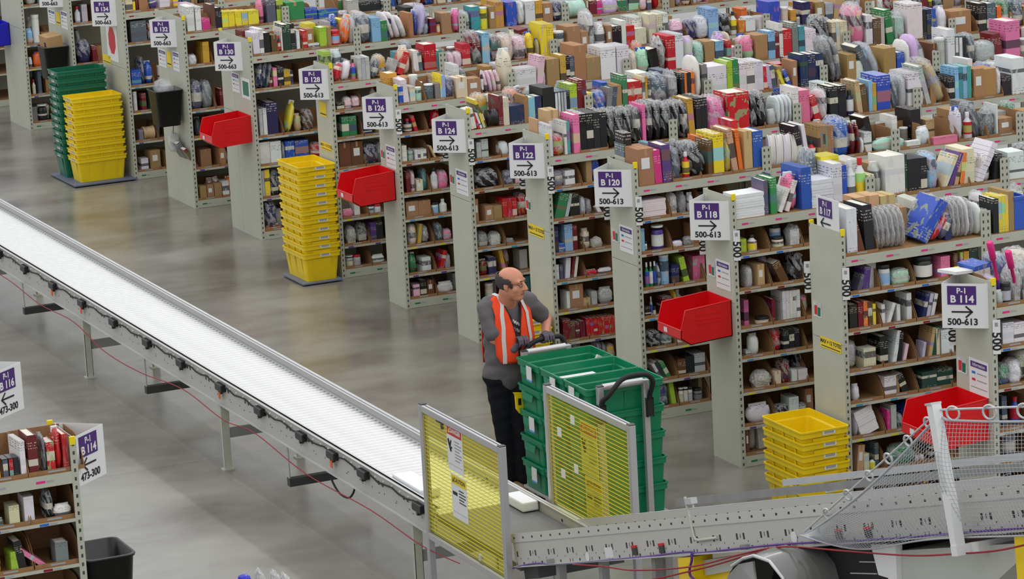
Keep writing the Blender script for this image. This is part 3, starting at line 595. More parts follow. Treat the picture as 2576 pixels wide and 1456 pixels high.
for i in range(NU+1): m.tube([netpt(i/NU, j/16) for j in range(17)], .0013, 3, cap=False)
for j in range(NV+1): m.tube([netpt(i/40, j/NV) for i in range(41)], .0013, 3, cap=False)
m.tube([netpt(i/40, 0) for i in range(41)], .007, 6); m.tube([netpt(i/40, 1) for i in range(41)], .005, 6)
wb(m, 'netting', 'rope_grey', NE)
# ---------------------------------------------------------------- pull cords and the purple cable
def cord(name, pts, r, m, label, cat='cord'):
    out = []; pts = [Vector(p) for p in pts]
    for i in range(len(pts)-1):
        p0, p1, p2, p3 = pts[max(i-1, 0)], pts[i], pts[i+1], pts[min(i+2, len(pts)-1)]
        for k in range(6):
            t = k/6; out.append(.5*((2*p1)+(p2-p0)*t+(2*p0-5*p1+4*p2-p3)*t*t+(3*p1-p0-3*p2+p3)*t**3))
    out.append(pts[-1]); return tag(MB().tube(out, r, 6).build(name, m), label, cat, 'pull cords' if m == 'red_cord' else None)
cord('pull_cord', [(-3.46, 9.4, .50), (-3.46, 8.17, .517), (-3.46, 7.13, .47), (-3.46, 6.08, .505), (-3.46, 5.2, .41), (-3.46, 4.2, .425), (-3.46, 3.07, .515), (-3.46, 2.1, .47), (-3.46, 1.38, .525), (-3.46, .28, .455), (-3.46, -1.0, .49), (-3.46, -1.92, .465), (-3.5, -2.68, .54)], .004, 'red_cord', 'red pull cord slung along the flat roller conveyor')
cord('pull_cord', [ip(-3.5, s, t) for s, t in ((1.13, -.085), (1.59, -.111), (2.03, -.145), (2.8, -.144), (3.42, -.096), (3.8, -.072), (4.1, -.074), (4.62, -.112), (5.32, -.158), (5.75, -.164), (6.15, -.161), (6.45, -.14))], .005, 'red_cord', 'red pull cord sagging under the incline and net')
cord('pull_cord', [ip(-3.46, s, t) for s, t in ((1.5, -.20), (2.1, -.21), (2.8, -.165), (3.1, -.14), (3.45, -.105), (3.7, -.085))], .005, 'red_cord', 'shorter red pull cord below the yellow drive guard')
cord('network_cable', [ip(-3.425, s, t) for s, t in ((-.03, -.09), (.24, -.074), (.45, -.072), (.69, -.085), (1.9, -.079), (2.4, -.07), (2.66, -.068), (2.76, -.078), (3.32, -.069), (3.95, -.064), (4.96, -.075), (6.31, -.07), (7.4, -.07))], .006, 'purple_cord', 'purple cable running along the lower lip of the incline', 'cable')
cord('network_cable', [ip(-3.44, s, t) for s, t in ((2.70, -.075), (2.68, -.12), (2.64, -.16), (2.63, -.20), (2.68, -.24), (2.7, -.34), (2.72, -.5))], .008, 'purple_cord', 'purple cable drooping past the yellow drive guard', 'cable')
cord('loop_cable', [(-3.40, -.05, .545), (-3.40, -.12, .47), (-3.40, -.25, .42), (-3.40, -.42, .43), (-3.40, -.52, .49), (-3.40, -.56, .545)], .008, 'black_rubber', 'black cable looping below the flat conveyor rail', 'cable')
def finalize_text():
    dg = bpy.context.evaluated_depsgraph_get(); fonts = [o for o in COL.objects if o.type == 'FONT']
    for o in fonts:
        me = bpy.data.meshes.new_from_object(o.evaluated_get(dg)); n = bpy.data.objects.new('lettering', me); COL.objects.link(n)
        n.parent = o.parent; n.matrix_local = o.matrix_local.copy()
    for o in fonts: bpy.data.objects.remove(o)
# ---------------------------------------------------------------- nesting totes
def tote_mesh(key, w, l, h, matn, taper=.045, nest=True):
    """open box, long side l along local y, w along x; rim at z = h"""
    def mk():
        m = MB(); t = .004
        def ring(a, b, z, r=.022):
            pts = []
            for sx, sy in ((1, 1), (-1, 1), (-1, -1), (1, -1)):
                cx, cyy = sx*(a/2-r), sy*(b/2-r)
                for q in range(4):
                    ang = math.atan2(sy, sx)-math.pi/4+q*math.pi/6
                    pts.append((cx+r*math.cos(ang), cyy+r*math.sin(ang), z))
            return pts
        W0, L0 = w-2*taper, l-2*taper; hb = h-.055
        k = (hb)/h
        rings = [ring(W0, L0, 0), ring(W0+(w-.03-W0)*k, L0+(l-.03-L0)*k, hb), ring(w-.012, l-.012, hb+.004), ring(w-.012, l-.012, h-.012), ring(w, l, h-.012), ring(w, l, h), ring(w-.022, l-.022, h), ring(w-.026, l-.026, hb+.004), ring(W0+(w-.04-W0)*k, L0+(l-.04-L0)*k, hb-.004), ring(W0-2*t, L0-2*t, t)]
        n = 16; vs = [v for r in rings for v in r]
        fs = [(i*n+j, i*n+(j+1) % n, (i+1)*n+(j+1) % n, (i+1)*n+j) for i in range(len(rings)-1) for j in range(n)]
        m.poly(vs, fs+[tuple(range(n))[::-1], tuple(range(9*n, 10*n))])
        # ribs on the long and short walls
        for s in (-1, 1):
            for q in (-.28, 0, .28):
                x0 = s*(W0/2); x1 = s*(w/2-.014); m.prism([(x0-.001*s, q*l-.009, .02), (x1, q*l-.009, hb), (x1, q*l+.009, hb), (x0-.001*s, q*l+.009, .02)], (s*.004, 0, 0))
            m.prism([(-w*.22, s*(L0/2), .02), (w*.22, s*(L0/2), .02), (w*.24, s*(l/2-.016), hb*.98), (-w*.24, s*(l/2-.016), hb*.98)], (0, s*.003, 0))
        return m.mesh('tote', matn)
    return cached(key, mk)
def tote_label(m='lid_white'): return cached('tlabel'+m, lambda: MB().box(-.052, .052, -.0015, 0, -.018, .018).box(-.04, .04, -.0022, -.0015, -.010, .010, 1).mesh('label', [m, 'chip_text']))
def tote_stack(x, y, z, n, pitch, matn, rz, desc, grp, color, lab_end=True):
    me = tote_mesh('nest'+matn, .40, .61, .285, matn); rr = random.Random(int(x*100+y))
    for i in range(n):
        o = put('tote', me, None, (x+rr.uniform(-.003, .003), y+rr.uniform(-.003, .003), z+i*pitch)); o.rotation_euler = (0, 0, rz+rr.uniform(-.008, .008))
        pos = 'bottom' if i == 0 else ('top' if i == n-1 else ordinal(i))
        tag(o, f'{color} nesting tote, {pos} one{"" if i in (0, n-1) else " from the floor"}, {grp}', 'tote', grp)
        l = put('label', tote_label(), o, (.03, -.3015, .262))
def dolly(x, y, sx, sy, rz, desc, m='dolly_grey'):
    d = empty('tote_dolly', (x, y, 0), f'flat grey-blue dolly under the {desc}', 'dolly', None, rz)
    MB().box(-sx/2, sx/2, -sy/2, sy/2, .012, .03, 0, .005).build('deck', m, d)
    for a in (-1, 1):
        for b in (-1, 1): MB().tube([(a*(sx/2-.05)-.01, b*(sy/2-.05), .012), (a*(sx/2-.05)+.01, b*(sy/2-.05), .012)], .012, 8).build('caster', 'black_rubber', d)
dolly(-.25, 8.60, .42, .58, 0, 'tall yellow tote stack'); tote_stack(-.235, 8.62, .031, 11, .087, 'yellow_plastic', 0, 'before B 128', 'tall yellow tote stack', 'yellow')
dolly(-.36, 15.5, .76, .98, 0, 'green and yellow tote stacks', 'pallet_blue'); tote_stack(-.36, 15.30, .031, 9, .088, 'yellow_plastic', -math.pi/2, 'beside the green stack', 'far yellow tote stack', 'yellow')
tote_stack(-.40, 15.72, .031, 12, .088, 'darkgreen_plastic', -math.pi/2, 'behind the far yellow stack', 'nested green totes', 'green')
dolly(-.25, -1.50, .42, .58, 0, 'low yellow tote stack'); tote_stack(-.245, -1.50, .031, 6, .086, 'yellow_plastic', 0, 'before B 117', 'low yellow tote stack', 'yellow')
dolly(-.25, 3.62, .42, .58, 0, 'yellow totes behind the worker'); tote_stack(-.24, 3.62, .031, 4, .087, 'yellow_plastic', 0, 'behind the worker', 'yellow totes behind the worker', 'yellow')
# ---------------------------------------------------------------- hopper-front bins hung on the end panels
def hopper_mesh(matn):
    def mk():
        pr = [(0, 0), (0, .28), (-.395, .252), (-.437, .102), (-.442, .038), (-.36, -.02)]; m = MB(); w = .398; t = .006
        m.prism([(x, -w/2, z) for x, z in pr], (0, t, 0)); m.prism([(x, w/2-t, z) for x, z in pr], (0, t, 0))
        m.poly([(pr[0][0], s*w/2, pr[0][1]) for s in (-1, 1)]+[(pr[5][0], s*w/2, pr[5][1]) for s in (-1, 1)], [(0, 1, 3, 2)])
        m.prism([(0, -w/2, 0), (0, w/2, 0), (0, w/2, .285), (0, -w/2, .285)], (-t, 0, 0))
        m.prism([(pr[3][0], -w/2, pr[3][1]), (pr[3][0], w/2, pr[3][1]), (pr[4][0], w/2, pr[4][1]), (pr[4][0], -w/2, pr[4][1])], (t, 0, 0))
        m.prism([(pr[4][0], -w/2, pr[4][1]), (pr[4][0], w/2, pr[4][1]), (pr[5][0], w/2, pr[5][1]), (pr[5][0], -w/2, pr[5][1])], (t, 0, .003))
        m.prism([(pr[5][0], -w/2, pr[5][1]), (pr[5][0], w/2, pr[5][1]), (0, w/2, 0), (0, -w/2, 0)], (0, 0, .006))
        for s in (-1, 1):   # rolled rims and side ribs
            m.tube([(x, s*(w/2-.003), z) for x, z in pr[1:4]], .0065, 6)
            for z in (.205, .165, .135): m.box(-.30, -.10, s*w/2-.003, s*w/2+.003, z-.004, z+.004)
        m.tube([(pr[3][0], -w/2, pr[3][1]), (pr[3][0], w/2, pr[3][1])], .0055, 6)
        return m.mesh('hopper_bin', matn)
    return cached('hop'+matn, mk)
for y, matn, lab in ((.254, 'red_plastic', 'red hopper bin hung on the B 118 end panel'), (-3.425, 'red_plastic', 'red hopper bin behind the safety net'), (7.05, 'red_plastic', 'red hopper bin beside the tall yellow tote stack'), (11.03, 'red_plastic', 'red hopper bin hung on the B 130 end panel'), (20.12, 'blue_plastic', 'blue hopper bin cut by the top left edge')):
    o = tag(put('hopper_bin', hopper_mesh(matn), None, (-.003, y, 1.04)), lab, 'bin', 'hopper bins')
    if matn[0] == 'r': MB().box(-.4445, -.4415, .03, .085, .048, .085).build('label', 'cream_label' if 'cream_label' in MATS else 'lid_white', o)
# ---------------------------------------------------------------- wastebaskets
def basket(x, y, z, h, w, d, label, facing=-1, grp='black wastebaskets'):
    o = MB()
    def ring(a, b, zz, r=.05, n=6):
        return [(sx*(a/2-r)+r*math.cos(math.atan2(sy, sx)-math.pi/4+q*math.pi/2/(n-1)), sy*(b/2-r)+r*math.sin(math.atan2(sy, sx)-math.pi/4+q*math.pi/2/(n-1)), zz) for sx, sy in ((1, 1), (-1, 1), (-1, -1), (1, -1)) for q in range(n)]
    R = [ring(w*.82, d*.82, 0), ring(w, d, h), ring(w+.015, d+.015, h), ring(w+.015, d+.015, h-.015), ring(w-.008, d-.008, h-.015), ring(w*.82-.01, d*.82-.01, .01)]; n = 24
    R = [R[0], R[1], R[3], ring(w+.015, d+.015, h), ring(w-.01, d-.01, h), R[5]]
    o.poly([v for r in R for v in r], [(i*n+j, i*n+(j+1) % n, (i+1)*n+(j+1) % n, (i+1)*n+j) for i in range(5) for j in range(n)]+[tuple(range(n))[::-1], tuple(range(5*n, 6*n))], 0, True)
    b = o.build('wastebasket', 'black_plastic', None, (x, y, z)); tag(b, label, 'wastebasket', grp)
    m = MB().tube([v for v in ring(w+.012, d+.012, h-.004)]+[ring(w+.012, d+.012, h-.004)[0]], .006, 6); m.build('rim', 'dark_steel' if facing == 1 else 'black_plastic', b); return b
basket(-.165, 13.17, .93, .40, .30, .36, 'black wastebasket with clear film hung below B 132')
basket(-.165, 17.45, .93, .40, .30, .36, 'black wastebasket holding a cardboard box')
basket(LX+.165, LY+.24, 1.00, .38, .30, .40, 'black wastebasket beside the near B 114 sign', 1)
m = MB()
rr = random.Random(5)
def crumple(sx, sy, sz, seed, seg=10, amp=.12, sq=2.6):
    """crumpled pillow in a unit-ish box, base at z=0"""
    bm = bmesh.new(); bmesh.ops.create_uvsphere(bm, u_segments=seg+4, v_segments=seg, radius=.5); q = random.Random(seed); ph = [q.uniform(0, 6.28) for _ in range(6)]
    for v in bm.verts:
        c = v.co; 
        k = (abs(c.x*2)**sq+abs(c.y*2)**sq+abs(c.z*2)**sq)**(1/sq) or 1; c = c/k
        n = math.sin(c.x*13+ph[0])*math.sin(c.z*11+ph[1])+.6*math.sin(c.y*17+ph[2]+c.z*9)+.5*math.sin(c.x*23+c.z*19+ph[3])
        c = c*(1+amp*n*.5)+Vector((q.uniform(-1, 1), q.uniform(-1, 1), q.uniform(-1, 1)))*amp*.08
        v.co = Vector((c.x*sx, c.y*sy, (c.z+.5)*sz))
    return bm
o = tag(MB().bm(crumple(.20, .30, .17, 3), 0, True).build('plastic_film', 'clear_film', None, (-.17, 13.19, 1.27)), 'crumpled clear film heaped in the wastebasket below B 132', 'plastic film')
o = MB().box(-.10, .10, -.13, .13, 0, .30, 0, .006).build('cardboard_carton', 'cardboard_light', None, (-.165, 17.44, 1.17)); o.rotation_euler = (.06, -.10, .1); tag(o, 'brown cardboard carton standing in the far black wastebasket', 'carton')
MB().box(-.1015, -.0995, -.07, -.02, .17, .23).build('printed_mark', 'sign_ink', o)
o = tag(MB().bm(crumple(.12, .16, .22, 9), 0, True).build('hanging_bag', 'cloudy_film', None, (-.07, 13.28, .60)), 'clear bag hanging under the black wastebasket below B 132', 'bag')
MB().tube([(0, 0, .2), (.02, 0, .34)], .006, 5).build('strap', 'chip_grey', o)
# ---------------------------------------------------------------- pick cart with green totes
CT = empty('pick_cart', (-1.505, -.54, 0), 'aluminium pick cart loaded with green totes in front of the worker', 'cart')
CX0, CX1, CYF, CYB = -1.735, -1.375, -1.205, .10
wb(MB().box(-1.80, -1.20, -1.18, .09, .125, .148, 0, .004), 'deck', 'alu_profile', CT)
for y in (CYF, CYB):
    for x in (CX0, CX1):
        p = wb(MB().box(x-.022, x+.022, y-.022, y+.022, .13, 1.165, 0, .004).box(x-.0225, x+.0225, y-.004, y+.004, .14, 1.16).box(x-.004, x+.004, y-.0225, y+.0225, .14, 1.16), 'post', 'alu_profile', CT)
    wb(MB().tube([(CX0+.02, y, 1.155), (CX1-.02, y, 1.155)], .026, 10), 'top_rail', 'alu_profile', CT); wb(MB().box(CX0-.024, CX0+.024, y-.024, y+.024, 1.165, 1.172), 'end_cap', 'dark_steel', CT)
for x in (-1.72, -1.28):
    for y in (-1.05, -.02):
        c = wb(MB().tube([(x-.016, y, .062), (x+.016, y, .062)], .062, 16), 'caster', 'black_rubber', CT); MB().box(-.022-1.505+1.505, .022, -.02, .02, 0, .05).build('fork', 'galvanised', c, (x+1.505, y+.54, .08))
def handle(y, s):
    yo = y+s*.10
    pts = [(CX0-.005, y+s*.03, .98), (CX0-.005, y+s*.03, 1.06), (CX0+.02, yo-.02*s, 1.10), (CX0+.07, yo, 1.165), (CX0+.12, yo, 1.215-(.02 if s > 0 else 0)), (CX0+.18, yo, 1.235-(.02 if s > 0 else 0)), (CX1-.06, yo, 1.235-(.02 if s > 0 else 0)), (CX1-.01, yo, 1.215), (CX1+.02, yo, 1.17), (CX1+.02, yo-.03*s, 1.11), (CX1+.02, y+s*.03, 1.06), (CX1+.015, y+s*.03, .98)]
    out = []
    for i in range(len(pts)-1):
        for k in range(4): out.append(Vector(pts[i]).lerp(Vector(pts[i+1]), k/4))
    for _ in range(3): out = [out[0]]+[(out[i-1]+out[i]*2+out[i+1])/4 for i in range(1, len(out)-1)]+[out[-1]]
    h = wb(MB().tube(out, .019, 10), 'handle', 'black_rubber', CT)
    for x in (CX0-.004, CX1+.012): wb(MB().box(x-.024, x+.024, y+s*.0, y+s*.05, .90, 1.03, 0, .006), 'handle_bracket', 'black_plastic', CT)
handle(CYF, -1); handle(CYB, 1)
CYB2 = .20
def stack_tote_mesh():
    def mk():
        base = tote_mesh('stk0', .405, .625, .213, 'green_plastic', .028); me = base.copy(); bm = bmesh.new(); bm.from_mesh(me)
        for v in bm.verts:     # hand dips in the short rims
            if v.co.z > .19 and abs(v.co.y) > .28 and abs(v.co.x) < .09: v.co.z -= .03
        bm.to_mesh(me); bm.free(); return me
    return cached('stk', mk)
top_totes = []
for c in range(3):
    y = -.125-.415*c
    for r in range(5):
        o = put('tote', stack_tote_mesh(), None, (-1.505, y, .150+r*.194)); o.rotation_euler = (0, 0, -math.pi/2)
        side = ('nearest the worker', 'in the middle column', 'by the front handle')[c]; pos = ('bottom', 'second', 'third', 'fourth', 'top')[r]
        tag(o, f'green tote on the pick cart, {pos} of its stack, {side}', 'tote', 'green totes on the pick cart')
        # grip flaps hanging from the short rim and a label with a blue edge
        MB().prism([(-.10, -.318, .17), (.10, -.318, .17), (.085, -.322, .115), (-.085, -.322, .115)], (0, -.004, 0)).build('grip', 'green_plastic', o)
        if (r, c) in ((4, 0), (4, 1), (2, 0), (0, 0), (4, 2)):
            l = MB().box(-.045, .045, -.003, 0, -.05, .05).build('label', 'lid_white', o, (.07 if c != 2 else -.02, -.327, .145)); MB().box(-.045, .045, -.0035, 0, -.062, -.048).build('blue_edge', 'tape_blue', l)
        if r == 4: top_totes.append((y, .15+4*.194))
def cart_item(name, x0, x1, y, dy, z0, h, col, label, m='print_matte', rz=0., ry=0., ex=None):
    o = put(name, cached(('unit', m), lambda: MB().box(-.5, .5, 0, 1, 0, 1).mesh('unit_box', m)), None, color=P.get(col, col) if isinstance(col, str) else col)
    o.matrix_world = Matrix.Translation(((x0+x1)/2, y, z0)) @ Matrix.Rotation(rz, 4, 'Z') @ Matrix.Rotation(ry, 4, 'Y') @ Matrix.Diagonal((x1-x0, dy, h, 1)); return tag(o, label, 'book' if name == 'book' else 'carton')
zt = .150+4*.194
cart_item('book', -1.73, -1.50, -.28, .16, zt+.09, .035, (238,110,40), 'bright orange book lying in the green tote nearest the worker', rz=.06)
cart_item('book', -1.70, -1.46, -.29, .14, zt+.05, .038, (228,96,44), 'second orange book under the bright orange one')
cart_item('book', -1.64, -1.30, -.305, .07, zt+.06, .075, (170,178,90), 'green and pink paperback in front of the orange books', rz=-.05)
cart_item('envelope', -1.34, -1.27, -.16, .02, zt+.02, .18, 'white', 'white envelope corner sticking up in the worker-side tote', 'dyed_board', 0., .5)
o = cart_item('paper_box', -1.75, -1.42, -.70, .28, zt+.02, .125, 'white', 'flat white box in the middle green tote', 'dyed_board'); o['category'] = 'box'
MB().box(-.06, .06, .3, .42, 1.0, 1.004).build('logo_mark', 'orange_tag', o)
cart_item('cardboard_carton', -1.72, -1.60, -1.09, .12, zt+.01, .125, (176,120,84), 'small brown carton in the front green tote', 'dyed_board')
cart_item('cardboard_carton', -1.585, -1.40, -1.08, .16, zt+.01, .145, (190,148,100), 'larger tan carton in the front green tote', 'dyed_board', .08)
tag(MB().bm(crumple(.17, .12, .12, 21), 0, True).build('film_packet', 'clear_film', None, (-1.36, -1.0, zt+.03)), 'clear film packet in the front green tote', 'packet')
# yellow lid clip poking out of the cart stack
yc = empty('yellow_clip', (-1.835, .05, .70), 'yellow plastic holder hooked on the cart beside the trousers', 'holder')
wb(MB().prism([(-1.858, .05, .874), (-1.779, .05, .862), (-1.782, .05, .749), (-1.817, .05, .708), (-1.841, .05, .743), (-1.845, .05, .85)], (0, .02, 0)), 'plate', 'yellow_plastic', yc); wb(MB().box(-1.826, -1.802, .045, .05, .775, .825), 'slot', 'matte_black', yc)
# ---------------------------------------------------------------- the worker
def capsule(bm, p0, p1, r0, r1, seg=14, sc=None):
    p0, p1 = Vector(p0), Vector(p1); d = p1-p0; L = d.length; d = d.normalized() if L > 1e-6 else Vector((0, 0, 1)); a = d.orthogonal().normalized(); b = d.cross(a); rows = []
    for k in range(5): t = -math.pi/2+k*math.pi/10; rows.append((p0+d*r0*math.sin(t), r0*math.cos(t)))
    for k in range(1, 6): rows.append((p0.lerp(p1, k/6), r0+(r1-r0)*k/6))
    for k in range(6): t = k*math.pi/10; rows.append((p1+d*r1*math.sin(t), r1*math.cos(t)))
    R = [[bm.verts.new(c+(a*math.cos(2*math.pi*j/seg)+b*math.sin(2*math.pi*j/seg))*max(r, 1e-4)) for j in range(seg)] for c, r in rows]
    for i in range(len(R)-1):
        for j in range(seg): bm.faces.new((R[i][j], R[i][(j+1) % seg], R[i+1][(j+1) % seg], R[i+1][j]))
    bm.faces.new(R[0][::-1]); bm.faces.new(R[-1])
def ellipsoid(bm, c, rad, fr=None):
    t = bmesh.ops.create_uvsphere(bm, u_segments=20, v_segments=14, radius=1); fr = fr or Matrix.Identity(3)
    for v in t['verts']: v.co = Vector(c)+fr@Vector((v.co.x*rad[0], v.co.y*rad[1], v.co.z*rad[2]))
def blob(name, parts, voxel, matn, smooth=4, parent=None, off=Vector((0, 0, 0)), wob=0.):
    bm = bmesh.new()
    for p in parts:
        if p[0] == 'c': capsule(bm, *p[1:])
        else: ellipsoid(bm, *p[1:])
    me = bpy.data.meshes.new(name); bm.to_mesh(me); bm.free(); o = bpy.data.objects.new('tmp', me); COL.objects.link(o)
    m = o.modifiers.new('r', 'REMESH'); m.mode = 'VOXEL'; m.voxel_size = voxel; s = o.modifiers.new('s', 'SMOOTH'); s.iterations = smooth; s.factor = .6
    dg = bpy.context.evaluated_depsgraph_get(); res = bpy.data.meshes.new_from_object(o.evaluated_get(dg)); bpy.data.objects.remove(o)
    if wob:
        for v in res.vertices:
            c = v.co; n = math.sin(c.z*38+c.x*21)*math.sin(c.x*33-c.y*27+c.z*9)+.5*math.sin(c.z*71+c.y*40); v.co = c+v.normal*n*wob
    res.transform(Matrix.Translation(-off)); res.materials.clear(); res.materials.append(MATS[matn]); res.polygons.foreach_set('use_smooth', [True]*len(res.polygons)); res.name = name
    return put(name, res, parent)
PO = Vector((-1.73, .42, 0))
Fh = Vector((.62, -.78, -.10)).normalized(); Lh = Vector((.78, .62, 0)).normalized(); Uh = Lh.cross(Fh)*-1
if Uh.z < 0: Uh = -Uh
hc = Vector((-1.737, .250, 1.664)); MH = Matrix((Lh, Fh, Uh)).transposed()
def hp(l, f, u): return hc+Lh*l+Fh*f+Uh*u
elR, elL, wrR, wrL = (-1.868, .335, 1.235), (-1.378, .46, 1.295), (-1.748, .245, 1.165), (-1.462, .295, 1.215)
body = [('e', hp(0, -.012, .028), (.077, .104, .088), MH), ('e', hp(0, .032, -.04), (.064, .072, .085), MH), ('e', hp(0, .052, -.098), (.042, .046, .036), MH), ('c', hp(0, .100, .008), hp(0, .122, -.030), .011, .016), ('e', hp(.016, .107, -.034), (.011, .012, .009), MH), ('e', hp(-.016, .107, -.034), (.011, .012, .009), MH),
        ('c', hp(-.042, .076, .026), hp(.042, .076, .026), .017, .017), ('c', hp(-.022, .086, -.072), hp(.022, .086, -.072), .011, .011), ('e', hp(-.05, .05, -.035), (.02, .03, .03), MH), ('e', hp(.05, .05, -.035), (.02, .03, .03), MH),
        ('e', hp(-.077, -.012, -.012), (.011, .022, .034), MH), ('e', hp(.077, -.012, -.012), (.011, .022, .034), MH), ('e', hp(-.075, -.006, -.038), (.01, .014, .014), MH),
        ('c', hp(0, -.03, -.06), (-1.735, .37, 1.48), .066, .075), ('e', (-1.725, .40, 1.32), (.15, .10, .18)), ('e', (-1.73, .41, 1.05), (.14, .10, .2)),
        ('c', (-1.86, .42, 1.47), (-1.56, .38, 1.47), .055, .055), ('c', (-1.89, .40, 1.46), elR, .052, .045), ('c', elR, wrR, .045, .030), ('c', (-1.545, .38, 1.45), elL, .052, .043), ('c', elL, wrL, .044, .029), ('c', wrR, (-1.705, .25, 1.20), .029, .032), ('c', wrL, (-1.48, .25, 1.215), .029, .032),
        ('c', (-1.80, .43, .92), (-1.79, .42, .5), .09, .06), ('c', (-1.79, .42, .5), (-1.748, .45, .09), .06, .04), ('c', (-1.66, .41, .92), (-1.665, .33, .5), .09, .06), ('c', (-1.665, .33, .5), (-1.655, .37, .09), .06, .04)]
MAN = blob('person', body, .0075, 'skin', 3, None, PO); MAN.location = PO
tag(MAN, 'man in an orange vest and grey shirt pushing the green tote cart', 'person')
# hair round the back and sides, bald on top
bm = bmesh.new(); bmesh.ops.create_uvsphere(bm, u_segments=44, v_segments=30, radius=1); kill = []
for v in bm.verts:
    l, f, u = v.co.x*.083, v.co.y*.112-.016, v.co.z*.096+.024
    edge = .046-.030*max(0, (f-.02)/.03) if f > -.01 else .046+.02*min(1, (-.01-f)/.08)
    keep = u < edge and f < .044 and u > (-.088 if f < -.03 else (-.026 if f > .012 else -.005 if f > -.02 else -.05))
    if not keep: kill.append(v)
    j = 1+.012*math.sin(v.co.x*40)*math.sin(v.co.z*37+v.co.y*29); v.co = hp(l*j, f*j, u*j)-PO
bmesh.ops.delete(bm, geom=kill, context='VERTS'); MB().bm(bm, 0, True).build('hair', 'hair', MAN)
hm = bpy.data.objects['hair']; sm = hm.modifiers.new('thickness', 'SOLIDIFY'); sm.thickness = .008; sm.offset = -1
def rel(mb, name, matn, par=None): 
    mb.v = [(x-PO.x, y-PO.y, z-PO.z) for x, y, z in mb.v]; return mb.build(name, matn, par or MAN)
for s in (-1, 1):
    rel(MB().bm((lambda b: (ellipsoid(b, hp(s*.031, .085, .004), (.012, .008, .007), MH), b)[1])(bmesh.new()), 0, True), 'eye', 'eye_white'); rel(MB().bm((lambda b: (ellipsoid(b, hp(s*.031+.003, .0925, .004), (.005, .003, .005), MH), b)[1])(bmesh.new()), 0, True), 'iris', 'hair')
    rel(MB().tube([hp(s*.034+.021*math.cos(k*math.pi/8), .103-.01*abs(math.cos(k*math.pi/8)), .002+.015*math.sin(k*math.pi/8)) for k in range(17)], .0022, 5), 'spectacle_rim', 'black_plastic')
    rel(MB().tube([hp(s*.055, .096, .006), hp(s*.072, .05, .008), hp(s*.080, -.005, .008)], .002, 5), 'spectacle_arm', 'black_plastic'); rel(MB().tube([hp(s*.012, .098, .030), hp(s*.045, .090, .032)], .0035, 5), 'eyebrow', 'hair')
rel(MB().tube([hp(-.024, .094, -.070), hp(0, .099, -.069), hp(.024, .094, -.070)], .0035, 6), 'lips', 'chip_red')
# shirt, trousers, boots
blob('shirt', [('e', (-1.725, .42, 1.35), (.188, .135, .21)), ('e', (-1.735, .415, 1.20), (.185, .145, .20)), ('e', (-1.738, .41, 1.08), (.183, .152, .17)), ('e', (-1.742, .42, .98), (.183, .145, .12)), ('c', (-1.74, .42, .96), (-1.74, .42, .925), .145, .14), ('c', (-1.865, .42, 1.475), (-1.555, .385, 1.475), .075, .075), ('c', (-1.82, .425, .95), (-1.66, .405, .95), .115, .11),
               ('c', (-1.885, .41, 1.46), (-1.875, .36, 1.32), .078, .076), ('c', (-1.875, .36, 1.32), (-1.87, .34, 1.285), .077, .076), ('c', (-1.545, .385, 1.445), (-1.435, .435, 1.345), .074, .068), ('e', (-1.735, .385, 1.485), (.085, .075, .045))], .010, 'shirt_grey', 5, MAN, PO, .0035)
blob('trousers', [('c', (-1.815, .43, .92), (-1.665, .41, .92), .118, .115), ('c', (-1.805, .43, .90), (-1.785, .42, .5), .112, .084), ('c', (-1.785, .42, .5), (-1.748, .45, .13), .084, .076), ('c', (-1.665, .41, .90), (-1.665, .33, .5), .112, .082), ('c', (-1.665, .33, .5), (-1.655, .37, .13), .082, .074)], .010, 'trouser_black', 4, MAN, PO, .0035)
for x, y in ((-1.742, .45), (-1.65, .37)): blob('boot', [('c', (x, y+.03, .05), (x+.02, y-.14, .042), .048, .040), ('c', (x, y+.01, .05), (x, y+.01, .11), .046, .045), ('e', (x+.01, y-.05, .02), (.045, .14, .02))], .008, 'boot_tan', 3, MAN, PO)
# tabard vest over the shoulders, open at the neck and the sides
Ft = Vector((.03, -1, 0)).normalized(); Rt = Vector((1, .03, 0)).normalized(); tc0 = Vector((-1.722, .412, .018))
VP = [(-.172, 1.035, .004, .135), (-.178, 1.10, .006, .165), (-.170, 1.22, .014, .165), (-.158, 1.31, .028, .158), (-.138, 1.40, .050, .150), (-.095, 1.475, .072, .150), (-.03, 1.528, .084, .158), (.04, 1.528, .084, .160), (.10, 1.475, .05, .158), (.135, 1.38, .002, .160), (.150, 1.25, .0, .165), (.158, 1.10, .0, .165), (.155, 1.00, .0, .165)]
def vpt(i, u, lift=0.):
    y, z, a, b = VP[i]; k = math.sqrt(max(.05, 1-(u/.225)**2)); dz = -.035*(u/.16)**2 if 4 < i < 9 else 0
    return tc0+Rt*u+Ft*(-(y+math.copysign(lift, y))*k)*1.0+Vector((0, 0, z+dz+(lift if 4 < i < 9 else 0)))
vest = MB(); band = MB(); NUv = 6
for s in (-1, 1):
    g = [[vpt(i, s*(VP[i][2]+(VP[i][3]-VP[i][2])*j/NUv), .008) for j in range(NUv+1)] for i in range(len(VP))]
    g2 = []
    for i in range(len(g)-1):          # subdivide lengthwise
        for q in range(3): g2.append([g[i][j].lerp(g[i+1][j], q/3) for j in range(NUv+1)])
    g2.append(g[-1]); n = NUv+1; vest.poly([p for r in g2 for p in r], [(i*n+j, i*n+j+1, (i+1)*n+j+1, (i+1)*n+j) for i in range(len(g2)-1) for j in range(NUv)], 0, True)
    h = [[vpt(i, s*(.105-.022*(i > 4)*(i < 9)+.008*(i < 3)+w), .0165) for w in (-.014, .014)] for i in range(len(VP))]
    band.poly([p for r in h for p in r], [(i*2, i*2+1, i*2+3, i*2+2) for i in range(len(h)-1)], 0, True)
